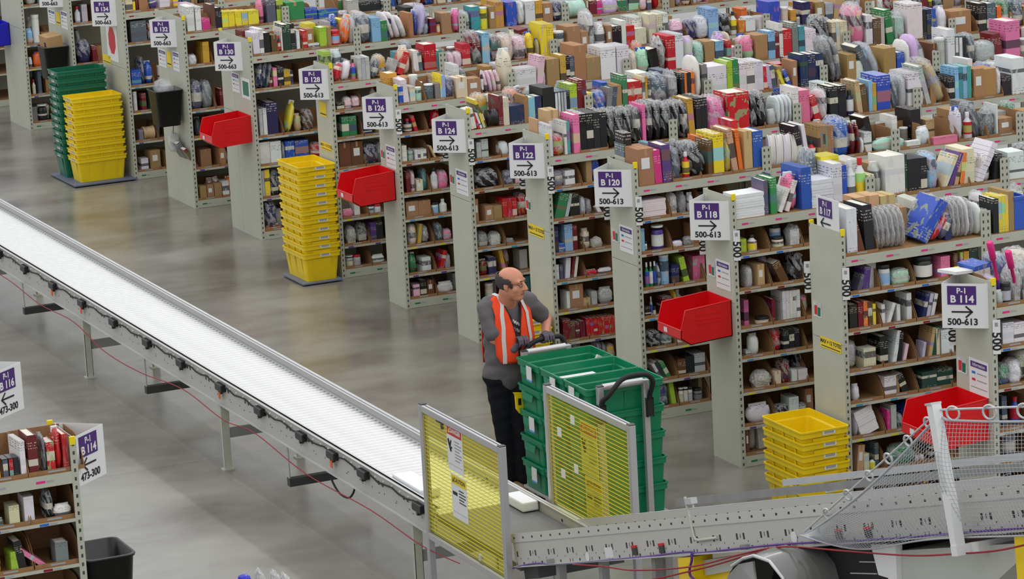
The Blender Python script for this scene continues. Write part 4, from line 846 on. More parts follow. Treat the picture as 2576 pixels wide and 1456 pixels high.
vo = rel(vest, 'vest', 'vest_orange'); q = vo.modifiers.new('thickness', 'SOLIDIFY'); q.thickness = .005; rel(band, 'reflective_band', 'vest_band', vo)
edge = MB()
for s in (-1, 1): edge.tube([vpt(i, s*VP[i][2], .012) for i in range(8)], .004, 5)
rel(edge, 'vest_edging', 'black_rubber', vo)
rel(MB().tube([vpt(6, -.075, .004), vpt(4, -.045, .014), vpt(3, -.018, .02), vpt(1, .012, .02), vpt(3, .020, .02), vpt(4, .045, .014), vpt(6, .075, .004)], .0032, 5), 'lanyard', 'black_rubber')
pr = MB()
for k in range(9):
    u, zz = -.036+.009*(k*5 % 9), 1.36-.012*(k*7 % 9); c = tc0+Rt*u+Ft*(.137)+Vector((0, 0, zz)); pr.obox(c, Matrix((Rt, Ft, (0, 0, 1))).transposed(), .022, .003, .02)
rel(pr, 'shirt_print', 'lid_white')
# gloved hands closed round the handle bar (y = .20, z = 1.235)
for hx, wr, tx in ((-1.698, wrR, .046), (-1.488, wrL, -.046)):
    w = Vector(wr); pal = [('c', (hx-.03, .243, 1.228), (hx+.03, .243, 1.228), .018, .018), ('c', w, (hx, .255, 1.215), .034, .034), ('e', (hx, .255, 1.212), (.045, .032, .026))]
    fin = []
    for k, (dx, ln) in enumerate(((-.033, .92), (-.011, 1.0), (.011, 1.03), (.033, .96))):
        if tx < 0: dx = -dx
        ch = [(hx+dx, .240, 1.238), (hx+dx, .207, 1.2515), (hx+dx*1.02, .172, 1.234), (hx+dx*1.02, .166, 1.205), (hx+dx, .183+.012*(1-ln), 1.186)]
        for i in range(4): fin.append(('c', ch[i], ch[i+1], .0098-.0006*i, .0094-.0006*i))
    th = [(hx+tx*.7, .252, 1.202), (hx+tx, .226, 1.186), (hx+tx*.9, .200, 1.185), (hx+tx*.7, .178, 1.194)]
    for i in range(3): fin.append(('c', th[i], th[i+1], .0125-.001*i, .0115-.001*i))
    gl = blob('glove', pal+fin, .0035, 'glove_grey', 2, MAN, PO)
    blob('glove_palm', [('c', (hx-.032, .236, 1.202), (hx+.032, .236, 1.202), .017, .017), ('e', (hx, .250, 1.197), (.044, .03, .018))], .004, 'glove_black', 2, gl, PO)
    blob('glove_cuff', [('c', w+(w-Vector((hx, .255, 1.215))).normalized()*.012, w+(Vector((hx, .255, 1.215))-w)*.4, .034, .033)], .004, 'glove_grey', 1, gl, PO)
# ---------------------------------------------------------------- goods on the shelves
# rack/shelf: kind+colour, x, width, height in mm along the shelf from the aisle end, lean in degrees (b = rear row)
GOODS = '''114 7 : pouch silver 59 61 102 ; bag lilac 60 57 180 ; jar black 120 69 147 ; bag clear 211 67 249
114 6 : box white 103 84 163 ; box white 190 80 155
114 5 : bag green 68 85 147 ; bag white 158 94 163
117 7 : book white 73 83 339 ; pb brown 157 62 252 -14 ; book black 224 74 349 -3 ; mailer clear 330 33 291 -6 ; mailer clear 370 37 295 -6 ; mailer clear 411 37 296 -6 ; mailer clear 455 37 297 -6 ; mailer clear 500 36 298 -6 ; mailer clear 541 37 296 -6 ; box blue 652 78 334 34 ; bag red 738 67 214 38 ; pouch slate 812 82 182 30 ; mailer clear 959 38 287 -4 ; mailer clear 1000 34 288 -4 ; mailer clear 1038 34 290 -4 ; mailer white 1075 34 285 -4 ; mailer clear 1113 34 277 -4 ; mailer white 1159 61 233 -2 ; book black 1297 46 256 ; book yellow 1344 27 270 ; book yellow 1372 27 269 ; book yellow 1400 28 268 ; carton kraft 1430 46 293 ; tray blue 1478 102 249
117 7 rear : carton tan 279 196 362 ; carton tan 483 127 347 ; carton kraft 619 82 241
117 6 : pb slate 136 37 131 22 ; book purple 187 52 180 8 ; jar clear 349 85 171 ; bag mint 448 134 118 ; jar black 661 138 188 ; box pink 844 77 170 ; book brown 957 30 181 ; book lime 1010 24 181 ; book gold 1040 44 182 ; book darkgreen 1089 72 200
117 5 : book black 73 63 195 ; book maroon 145 38 202 ; book orange 190 33 204 ; book brown 228 33 195 ; book yellow 266 24 174 ; book white 339 27 159 ; book white 377 27 163 20 ; book white 466 27 141 ; book white 550 39 214 ; book navy 670 28 191 14 ; book lilac 707 28 186 14 ; book white 744 28 180 14
117 4 : book cream 179 100 152 ; book black 316 64 224 ; book white 413 32 250 12 ; book black 454 32 233 8 ; book blush 500 25 139 14 ; pb lilac 661 23 130 10 ; book tan 716 28 230 12 ; book darkgreen 749 28 232 10 ; book cream 789 28 215 ; box white 832 102 196
117 3 : pouch white 83 59 128 ; box white 342 101 155 ; carton kraft 446 22 141 ; pb black 497 55 156 -20 ; box darkgreen 658 128 142 ; box darkgreen 790 130 139
117 2 : pouch silver 79 45 190 ; paper white 140 155 189 -18 ; book magenta 358 25 173 ; book silver 390 46 199 ; bag grey 444 46 117
117 1 : carton tan 89 55 213 6 ; box cream 153 44 142 ; bottle white 207 49 104 ; bag green 389 203 149 ; bag white 593 72 60 ; book black 712 65 92
118 7 : paper white 51 249 178 ; book green 357 54 278 ; pb white 417 33 195 24 ; box white 478 33 244 20 ; box blue 625 88 324 ; paper white 715 188 205 ; book white 818 163 321 ; book orange 948 34 308 ; book blue 985 40 299 ; bottle white 1035 82 333 ; bottle white 1122 84 335 ; carton cream 1216 52 197 ; book white 1365 177 321 ; book darkgreen 1543 20 317 ; box black 1566 116 274 ; box black 1684 57 272 ; bag sky 1745 105 278 ; book cream 1875 35 277 26 ; book purple 1925 35 285 24 ; book tan 1979 35 261 14 ; book orange 2034 35 267 8 ; paper white 2184 50 326 28 ; book black 2344 60 217 6 ; box white 2478 146 216
118 7 rear : canister white 665 61 314 ; bag slate 794 111 384 ; box yellow 923 165 340 ; carton kraft 1359 108 234
118 6 : pouch silver 43 31 99 ; box lime 82 51 122 ; bottle white 161 78 140 ; jar cream 380 95 92 ; jar white 412 90 174 ; bag clear 508 110 168
118 5 : bag silver 121 61 165 ; carton tan 219 61 181 ; pb brown 426 67 182 -25 ; bag black 526 105 209
118 4 : jar black 210 109 60 ; pb maroon 332 27 194 ; book white 426 29 243 ; book white 457 29 241 ; book white 488 29 239 ; book white 518 29 238 ; book white 549 31 237
118 3 : box silver 91 43 60 ; pouch white 117 102 170 ; book black 422 48 173 ; book black 473 45 170 ; book black 521 42 168
118 2 : bag clear 147 172 140 ; carton cream 336 52 121 ; bag maroon 397 82 187 ; box white 484 46 108 ; box white 541 81 105 ; bag black 561 87 215
118 1 : pouch white 88 210 153 ; bag black 338 113 113 ; box white 419 113 166 ; bag slate 538 68 99
118 0 : carton brown 60 29 208
120 7 : carton kraft 61 144 297 ; book magenta 210 64 272 -3 ; book purple 282 77 307 -2 ; bag slate 371 77 252 ; bottle red 473 60 223 ; bag black 557 135 269 -14 ; book brown 673 55 298 ; book orange 713 29 298 ; box yellow 744 93 340 ; bag gold 853 55 270 ; book tan 917 50 365 -8 ; book orange 977 35 352 -6 ; carton tan 1025 76 330 ; book red 1038 56 400 -6 ; book blue 1106 94 319 ; spool white 1253 64 271 ; spool white 1322 66 267 ; spool white 1393 66 261 ; spool white 1464 71 254 ; book black 1541 46 319 -10 ; book white 1598 35 320 -8 ; book kraft 1713 23 296 ; book kraft 1736 23 293 ; book kraft 1760 23 290 ; book kraft 1783 24 287 ; book kraft 1808 24 284 ; book kraft 1833 24 281 ; bag blue 1865 155 315 ; pouch maroon 2028 44 275 ; pouch maroon 2073 41 274 ; pouch white 2115 36 137 ; pouch mint 2235 309 114 ; book black 2253 57 302 -14 ; box white 2553 132 60 ; box pink 2811 234 60
120 7 rear : box slate -96 123 311 ; box black -10 128 400
120 6 : paper white 50 242 153 ; bag clear 336 77 189 ; bag clear 419 75 188 ; pouch white 498 55 161
120 5 : box sky 55 34 207 ; jar white 74 39 96 ; jar purple 175 99 209 ; pouch white 340 97 65 ; bag grey 448 80 79
120 4 : bottle green 84 35 222 ; bottle green 122 32 222 ; bottle darkgreen 157 32 222 ; pouch silver 192 33 190 ; canister sky 229 79 261 ; box navy 321 65 170 ; box lime 432 50 224 -12
120 3 : box black 65 50 102 ; bottle silver 101 35 170 ; jar black 124 40 85 ; book maroon 225 90 149
120 2 : bag black 74 127 141 ; bag slate 210 90 97 ; box white 341 68 60
120 1 : book white 175 25 158 -28 ; book darkgreen 204 35 173 -28 ; book green 244 35 163 -26 ; box brown 340 68 149 ; box black 411 78 161 ; box silver 491 97 175
120 0 : bag purple 140 106 202 ; book lime 273 40 202 -8 ; jar white 342 40 139 ; jar cream 385 40 137 ; jar white 427 40 138 ; jar grey 487 76 110
122 7 : box white -5 87 268 ; bag red 92 100 167 ; book white 197 21 286 ; book teal 220 27 278 ; book pink 281 60 330 ; box black 342 62 330 ; box black 407 62 328 ; box black 472 60 326 ; box black 535 61 324 ; bag black 603 80 310 ; bag black 687 79 307 ; bag black 771 79 305 ; bag black 854 79 303 ; book pink 938 30 339 ; bag black 974 73 333 ; bag black 1051 69 329 ; bag black 1125 103 313 ; pb grey 1186 37 320 -6 ; bag black 1236 72 307 ; bag black 1312 72 303 ; book gold 1387 55 342 -3 ; box black 1455 49 335 ; box black 1506 57 337 ; bag pink 1577 179 309 ; book red 1768 204 343 ; bag black 1963 89 303 ; bag black 1975 58 294 ; bag black 2057 97 299 ; pouch silver 2157 87 146 ; mailer white 2251 38 249 ; mailer white 2292 37 249 ; mailer white 2332 36 248 ; mailer white 2370 35 247 ; book white 2411 53 321 ; book red 2627 55 225 -14 ; book black 2777 80 287 ; book black 2861 79 283 ; bottle navy 2950 77 228 ; book tan 3057 50 306 -6 ; book brown 3112 50 271 -6 ; book sky 3170 36 293 ; book gold 3208 38 269 ; box blue 3253 134 327 ; bag slate 3395 89 265 ; bag silver 3487 76 294 ; box white 3568 153 320 ; book silver 3761 45 373 -14 ; bag tan 3874 113 400 -22 ; box black 3993 54 238 ; book sky 4054 40 316 ; book teal 4096 41 314 ; book sky 4139 41 311 ; book teal 4182 41 310 ; carton kraft 4252 103 275 ; box white 4288 51 343 ; carton kraft 4357 124 262 ; box white 4654 125 328
122 7 rear : carton tan -113 113 288 ; carton tan 135 113 353
122 6 : bag grey 55 113 143 ; box white 182 93 143 ; carton kraft 384 52 205
122 5 : book green 59 87 226 18 ; book silver 157 31 219 16 ; book black 214 88 210 ; bag silver 316 52 161 ; bag grey 372 47 135 ; pb white 488 31 73 -28
122 4 : book navy 56 34 248 ; box blue 87 58 100 ; box sky 151 74 252 ; book maroon 229 39 235 ; pouch cream 321 73 182 ; bag clear 404 112 102
122 3 : case black 51 31 160 ; case black 85 36 155 ; book white 135 43 196 6 ; book maroon 185 25 202 10 ; book white 214 25 198 10 ; pouch red 317 133 60 ; pouch white 453 134 60
122 2 : book white 140 29 169 ; carton kraft 172 123 221 ; carton tan 296 68 87 ; box silver 376 52 135 ; pouch silver 449 136 148
122 1 : book maroon 92 71 200 ; book brown 166 40 167 ; book maroon 211 36 161 ; book maroon 252 47 164 ; book red 312 33 177 ; book red 348 33 176 ; book red 383 33 175 ; book red 419 33 174 ; book red 454 34 173 ; book red 490 34 171 ; book red 525 31 170 ; book red 559 25 170
122 0 : bag slate 402 52 181 ; bag grey 456 38 164 ; bag gold 496 76 146
124 7 : book white 40 71 186 -10 ; book red 123 21 161 -18 ; book white 148 20 147 -18 ; pb yellow 178 22 271 -16 ; book brown 202 14 198 -16 ; spool black 226 106 154 ; book maroon 288 89 272 ; book white 337 46 253 ; book maroon 338 34 100 ; book cream 379 56 249 ; box navy 441 142 167 ; carton kraft 585 41 241 ; book sky 628 63 225 ; book navy 693 65 227 ; box black 768 119 294 ; case slate 893 26 246 ; case slate 922 26 246 ; case slate 952 26 246 ; case slate 981 26 246 ; case slate 1010 26 245 ; book lime 1042 72 296 ; book maroon 1120 42 323 ; book maroon 1163 44 323 ; box yellow 1213 57 197 ; bag blue 1281 117 191 ; book grey 1397 47 218 8 ; book slate 1447 46 222 8 ; carton kraft 1505 55 234 ; book green 1570 51 317 ; book red 1624 142 250 ; book cream 1771 29 285 ; book gold 1803 22 282 ; bag slate 1867 168 277 ; bag clear 2037 121 300 ; book black 2171 31 270 ; book orange 2205 22 269 ; book black 2230 41 268 ; book orange 2272 32 269 ; mailer white 2318 68 400 ; book grey 2386 52 326 ; box white 2442 202 296 ; book lime 2647 55 327 ; book green 2704 60 335 ; box white 2771 78 297 ; box white 2844 86 298 ; box white 2852 82 292 ; box white 2933 86 293 ; book red 3022 49 234 ; book lilac 3073 44 241 -8 ; book slate 3119 46 236 -8 ; book yellow 3234 30 195 -22 ; book blue 3292 35 188 -22 ; carton kraft 3308 69 253 ; book navy 3413 81 302 ; book navy 3498 78 298 ; book navy 3579 80 294 ; bag grey 3756 58 400 -10 ; bag grey 3817 62 400 -10 ; carton kraft 3913 94 246 ; pb slate 4144 59 338 -26 ; bag silver 4203 95 319 -22 ; carton kraft 4305 134 262 ; book blue 4450 77 208 ; mailer white 4534 77 303 ; mailer lilac 4615 93 345 ; bag clear 4714 96 311 -14 ; carton brown 4826 60 251 ; canister silver 4893 102 293 ; book white 5008 78 366 ; case slate 5091 36 296 ; case slate 5131 39 292 ; case slate 5173 39 289 ; bag slate 5224 97 279 ; bag silver 5332 219 197 ; book pink 5651 159 376
124 6 : box silver 98 45 160 ; box silver 146 67 183 ; mailer white 324 95 135
124 5 : bag black 83 202 169 ; bag slate 359 86 132
124 4 : carton kraft 48 35 224 ; carton kraft 148 81 148 ; carton kraft 232 80 140 ; box red 320 45 193 ; box red 368 45 192 ; box red 417 43 190
124 3 : bag clear 61 116 152 ; bag clear 179 127 135 ; bag clear 320 103 60
124 2 : pouch maroon 67 79 157 ; book navy 153 73 175 ; bottle white 173 41 105 ; book gold 297 33 232 -10
126 7 : book blue 62 46 175 ; box white 108 61 234 -6 ; box cream 176 54 161 ; canister mint 232 72 145 ; canister slate 341 90 161 ; carton grey 434 51 161 ; book yellow 488 14 247 ; book sky 503 37 232 ; carton cream 649 117 190 ; carton kraft 770 131 167 ; pouch blush 950 42 206 -8 ; pouch blush 996 42 207 -8 ; pouch blush 1041 42 208 -8 ; pouch blush 1087 43 203 -8 ; pouch cream 1103 154 387 ; box white 1257 223 204 ; pb blush 1480 63 300 8 ; carton kraft 1597 132 260 ; book gold 1738 61 286 ; book black 1802 37 274 ; book slate 1841 44 265 ; carton kraft 1890 125 360 ; carton kraft 2016 147 229 ; box white 2168 161 312 ; box white 2343 129 305 ; bag cream 2481 78 229 ; pouch mint 2564 139 248 ; book black 2709 95 237 -8 ; bag clear 2814 69 331 ; box red 2889 83 344 ; box white 2974 87 355 ; pouch lilac 3072 119 301 ; bag mint 3196 96 235 ; carton kraft 3297 102 245 ; book sky 3408 91 239 ; book red 3537 48 232 ; pb blush 3586 82 161 ; pouch pink 3718 131 240 ; pouch blush 3749 91 239 ; carton kraft 3852 134 247 ; book sky 3993 77 273 ; book maroon 4071 43 250 ; box white 4119 39 332 ; book red 4160 95 270 ; book grey 4262 67 326 ; book teal 4335 67 285 ; box white 4408 117 242 ; bag black 4539 148 335 ; book cream 4718 43 289 -2 ; book cream 4765 42 286 -2 ; book cream 4811 41 285 -2 ; book cream 4854 37 283 -2 ; bag pink 4924 162 400 ; book white 5096 75 313 ; book red 5132 44 190 ; book brown 5180 84 271 ; book silver 5268 40 275 ; book green 5341 75 343 -6 ; bag clear 5428 145 307 ; box white 5577 168 372 ; book black 5750 44 300 ; book navy 5800 51 300 ; book blue 5854 48 300 ; pouch white 5927 127 299 ; carton kraft 6080 230 245 ; pouch navy 6181 205 191 ; book black 6401 90 296 ; book slate 6503 103 285 ; book orange 6619 52 242 ; bag green 6684 91 300 ; bag slate 6814 127 284
126 7 rear : book gold -4 147 274 ; canister white 280 87 228
126 6 : bottle navy 103 87 142 ; book red 208 33 168 -14
126 5 : box white 59 48 170 ; bag clear 122 59 131 ; box white 190 27 117 ; box white 219 27 116 ; box white 248 27 114 ; box white 277 29 113 ; pb tan 392 20 141 -22
126 4 : book maroon 85 39 216 ; bag blush 133 47 210 ; carton cream 188 65 126 ; bottle clear 348 67 221 ; bag pink 419 95 171
126 3 : carton kraft 68 121 165 ; carton kraft 192 126 159 ; jar clear 334 73 123 ; bottle white 419 74 144
126 2 : bag cream 80 82 199 ; pb gold 161 31 203 8 ; bag clear 206 84 182 ; bag slate 364 62 174 ; bag pink 435 79 110
126 1 : pouch green 62 88 198 ; box white 196 90 148 ; box red 369 40 188 16 ; bag clear 425 79 160
126 0 : box blush 90 65 132 ; book black 165 61 164 ; carton brown 235 68 154 ; pouch white 338 168 112
128 7 : pouch red 46 75 184 18 ; pouch white 126 87 196 18 ; box silver 315 39 223 ; box silver 357 39 223 ; box silver 399 42 222 ; bag slate 439 70 184 18 ; box silver 631 58 166 22 ; box red 724 59 228 24 ; book white 910 56 227 ; book slate 965 41 205 -4 ; book red 1027 130 276 ; book teal 1159 57 205 ; bag black 1220 46 199 ; bag blush 1273 81 158 ; bag blush 1356 81 155 ; box red 1427 95 234 ; bag maroon 1531 125 325 ; book sky 1659 79 325 ; bag maroon 1741 129 269 ; bag cream 1858 144 267 ; bag blush 2020 130 239 ; box yellow 2301 70 339 ; box yellow 2375 69 334 ; canister slate 2466 116 247 ; carton kraft 2601 147 286 ; carton kraft 2752 80 218 ; bag white 2763 147 400 ; pouch white 2921 121 275 ; carton kraft 3019 78 250 ; book black 3102 99 235 ; box white 3209 49 282 ; box red 3263 89 224 ; book cream 3356 129 184 ; box white 3401 112 281 ; book cream 3520 81 314 ; book cream 3604 71 306 ; box white 3679 59 310 ; pouch blush 3761 163 217 ; bag navy 3961 101 199 ; bag white 4068 133 220 ; bag black 4340 127 225 ; book orange 4551 64 139 8 ; box white 4632 109 161 ; pouch white 4645 128 148 ; box white 4786 90 157 ; book gold 5166 58 187 ; book navy 5296 97 252 ; book maroon 5396 30 245 ; carton kraft 5458 104 234 ; box silver 5575 91 211 ; bag clear 5797 236 192
128 7 rear : box lime -32 156 284 ; pouch silver 135 116 278
128 6 : box black 72 76 87 ; bag blush 154 79 126 ; bag blush 236 78 122
128 5 : box green 110 72 217 ; box green 186 78 217 ; box navy 331 93 101
128 4 : carton brown 61 125 262 ; pouch green 70 168 78 ; carton brown 190 124 257 ; bag navy 326 140 196
128 2 : pouch pink 55 120 88 ; box white 185 58 135 ; jar clear 336 68 104 ; jar clear 407 69 95
128 1 : bag clear 86 114 184 ; bag clear 205 116 202 ; box purple 344 59 198 ; box black 406 67 190
128 0 : jar silver 68 79 123 ; jar silver 152 77 123 ; pouch white 337 139 94
130 7 : box white 62 73 243 ; box white 138 45 276 ; book black 185 68 230 ; carton brown 268 62 196 ; bottle black 336 36 183 ; book white 377 14 265 ; book darkgreen 394 91 292 ; book black 488 41 292 ; book white 549 34 220 ; book red 619 48 205 ; box white 675 123 60 ; carton kraft 682 83 209 ; book lime 808 79 219 ; carton kraft 892 44 212 ; jar red 940 109 169 ; pouch orange 1049 93 302 12 ; bag silver 1126 105 276 ; bag slate 1241 153 296 ; box sky 1399 100 253 ; book green 1500 75 215 ; mailer white 1615 63 298 -18 ; mailer white 1684 63 291 -18 ; mailer white 1753 63 246 -18 ; carton kraft 1827 48 263 ; bag lilac 1929 63 314 10 ; book maroon 2068 70 178 ; carton kraft 2202 108 220 ; pouch pink 2336 95 242 ; bag silver 2458 74 195 ; book teal 2546 100 255 ; canister yellow 2650 100 232 ; carton kraft 2763 71 234 ; box gold 2821 103 273 ; box gold 2844 113 270 ; box blue 2963 116 258 ; bag white 3090 90 246 ; box white 3185 113 247 ; book gold 3304 84 242 ; carton kraft 3394 111 201 ; bag navy 3511 111 201 ; spool mint 3700 210 188 ; book maroon 3949 86 175 ; book magenta 4038 62 166 ; bag lilac 4106 185 159
130 6 : bag navy 54 45 267 14 ; bag navy 106 49 268 14 ; bag slate 162 42 262 14 ; book maroon 208 32 118 6 ; book pink 263 42 217 ; book black 314 60 224 ; book gold 381 70 183 ; book navy 453 28 170
130 5 : case silver 74 37 297 ; case silver 115 44 304 ; book navy 164 117 357 ; pouch yellow 354 74 329 14 ; pouch tan 471 74 191 ; bag brown 570 111 212
130 4 : box white 49 120 248 ; box white 173 121 242 ; bag grey 302 37 208 ; box blue 342 98 223 ; box blue 450 148 219
130 3 : book silver 54 28 295 ; book yellow 87 56 301 ; bag black 150 104 267 ; bag slate 260 43 234
130 1 : bag navy 61 145 298
130 0 : pouch orange 56 178 60 ; pouch maroon 246 99 60
132 7 : box white 73 84 294 ; box white 174 63 285 ; box magenta 242 95 143 ; book brown 350 53 291 ; book black 407 66 248 ; box yellow 479 72 195 ; box yellow 555 72 191 ; box yellow 632 72 186 ; box yellow 708 72 180 ; box yellow 785 123 174 ; pouch pink 905 77 281 ; box sky 914 108 108 ; book slate 1007 103 269 ; book white 1039 90 229 ; book lime 1123 78 258 ; carton green 1238 208 215 ; box blue 1458 141 128 ; box blue 1614 233 95 ; bag white 1852 112 60 ; book silver 1968 132 167 ; box black 2112 251 134 ; book silver 2376 113 126 ; pouch white 2627 187 60
132 6 : bag white 56 95 121 ; box sky 61 102 60 ; box gold 229 73 253
132 5 : bag slate 61 132 307 ; bag sky 101 81 208 ; bag grey 193 110 293
132 3 : pb maroon 56 38 263 -30 ; pb slate 56 51 318 -30 ; carton kraft 333 71 193
132 1 : carton kraft 77 77 151 ; carton kraft 162 75 155 ; carton kraft 247 85 161 ; box white 340 78 175
134 6 : box slate 101 186 263 ; bag maroon 292 73 236
134 5 : box blue 64 116 193 ; bag navy 182 53 311 ; pouch blue 206 127 266
134 4 : canister white 64 51 243 ; box maroon 167 53 218 ; book teal 287 47 231
134 3 : box grey 102 53 136 ; spool tan 163 140 162
134 2 : box white 101 87 149 ; carton kraft 218 121 230
136 6 : bottle silver 88 69 215 ; box silver 172 69 233
136 5 : bag navy 90 152 279 ; book silver 176 35 400 -8 ; book maroon 268 56 211
138 5 : pouch sky 59 94 200 ; canister white 117 130 373 ; pouch white 129 130 316 ; box silver 154 86 218
138 4 : pouch white 59 50 140 ; pouch orange 126 159 197
138 3 : bottle cream 82 43 204 ; book slate 159 43 308
138 1 : jar black 132 123 219 ; jar white 133 109 64
L 7 : book yellow -6892 44 60 ; case black -6831 34 127 ; case black -6793 27 128 ; case black -6764 29 127 ; box white -6723 32 218 ; book maroon -6673 55 242 ; bag slate -6592 27 211 ; book red -6566 48 185 ; pouch red -6549 79 248 ; book red -6472 38 219
L 6 : pouch grey -6903 54 60 ; box cream -6817 61 126 ; box white -6725 58 165 ; bag black -6598 48 165 ; pouch white -6553 117 84
L 5 : pouch gold -6909 20 165 ; box lime -6832 46 126 ; book black -6790 51 184 -8 ; book pink -6642 28 184 -50 ; book grey -6561 76 135 ; case black -6558 83 60'''
WIDE = ('130', '132', '134', '136', '138', '140')
def um(key, fn): return cached(('u', key), fn)
def bm_mesh(name, bm, m, smooth=True): return MB().bm(bm, 0, smooth).mesh(name, m)
def u_cover(m): return um('cover'+m, lambda: MB().box(-.5, -.43, 0, 1, 0, 1).box(.43, .5, 0, 1, 0, 1).box(-.43, .43, 0, .035, 0, 1).mesh('book', m))
def u_pages(): return um('pages', lambda: MB().box(-.43, .43, .035, .975, .015, .978).mesh('pages', 'pages'))
def u_box(m, c=0.): return um('box'+m, lambda: MB().box(-.5, .5, 0, 1, 0, 1).mesh('box', m))
def u_tape(): return um('tape', lambda: MB().box(-.08, .08, -.004, 1.003, 1.0, 1.004).box(-.08, .08, -.004, 0, .8, 1.004).mesh('tape', 'cardboard_light'))
def u_lab(): return um('lab', lambda: MB().box(-.3, .22, -.006, 0, .45, .75).mesh('shipping_label', 'lid_white'))
def u_flap(): return um('flap', lambda: MB().box(-.5, .5, -.003, .0, .90, .915).box(-.5, .5, .0, 1, 1.0, 1.003).mesh('lid_flap', 'print_plain'))
def crum(key, amp, sq, m, seg=10): return um(('crum', key, m), lambda: bm_mesh('wrap', (lambda b: ([setattr(v, 'co', Vector((v.co.x, v.co.y+.5, v.co.z))) for v in b.verts], b)[1])(crumple(1, 1, 1, key, seg, amp, sq)), m))
def lath(key, prof, m, seg=14): return um(('l', key, m), lambda: MB().lathe(prof, seg, (0, .5, 0)).mesh(key, m))
BOT = [(.42, 0), (.5, .03), (.5, .58), (.46, .66), (.22, .78), (.20, .84)]; JAR = [(.45, 0), (.5, .04), (.5, .76), (.44, .82)]; CAN = [(.5, 0), (.5, .96)]
def axis_x(me_key, m, prof): return um(('ax', me_key, m), lambda: MB().tube([(x, .5, .5) for x, r in prof], .5, 18, radii=[r for x, r in prof]).mesh(me_key, m))
KIND = {'B': ('book', 'book', .78), 'p': ('booklet', 'booklet', .85), 'X': ('product_box', 'box', .9), 'C': ('cardboard_carton', 'carton', .9), 'G': ('bagged_item', 'wrapped item', .8), 'H': ('pouch', 'pouch', .6), 'O': ('bottle', 'bottle', 0), 'J': ('jar', 'jar', 0), 'N': ('canister', 'canister', 0), 'D': ('disc_case', 'case', .8), 'S': ('paper_stack', 'paper', 1.1), 'M': ('mailer', 'envelope', .9), 'L': ('spool', 'disc pack', 0), 'T': ('plastic_tray', 'tray', 1.2)}
WORDS = {'kraft': 'brown', 'slate': 'blue-grey', 'silver': 'light grey', 'blush': 'pale pink', 'gold': 'ochre', 'darkgreen': 'dark green', 'sky': 'light blue', 'lime': 'lime green', 'cream': 'cream', 'brown': 'dark brown'}
PHRASE = {'book': 'book', 'booklet': 'thin booklet', 'product_box': 'product box', 'cardboard_carton': 'cardboard carton', 'bagged_item': 'film-wrapped item', 'pouch': 'soft pouch', 'bottle': 'bottle', 'jar': 'lidded jar', 'canister': 'round canister', 'disc_case': 'disc case', 'paper_stack': 'paper stack', 'mailer': 'mailer', 'spool': 'disc pack', 'plastic_tray': 'plastic tray'}
SHN = {7: 'top shelf', 6: 'second shelf down', 5: 'third shelf down', 4: 'fourth shelf down', 3: 'fifth shelf down', 2: 'sixth shelf down', 1: 'seventh shelf down', 0: 'bottom shelf'}
made = []
def jit(c, r, a=8): return tuple(max(4, min(250, v+r.uniform(-a, a))) for v in c)
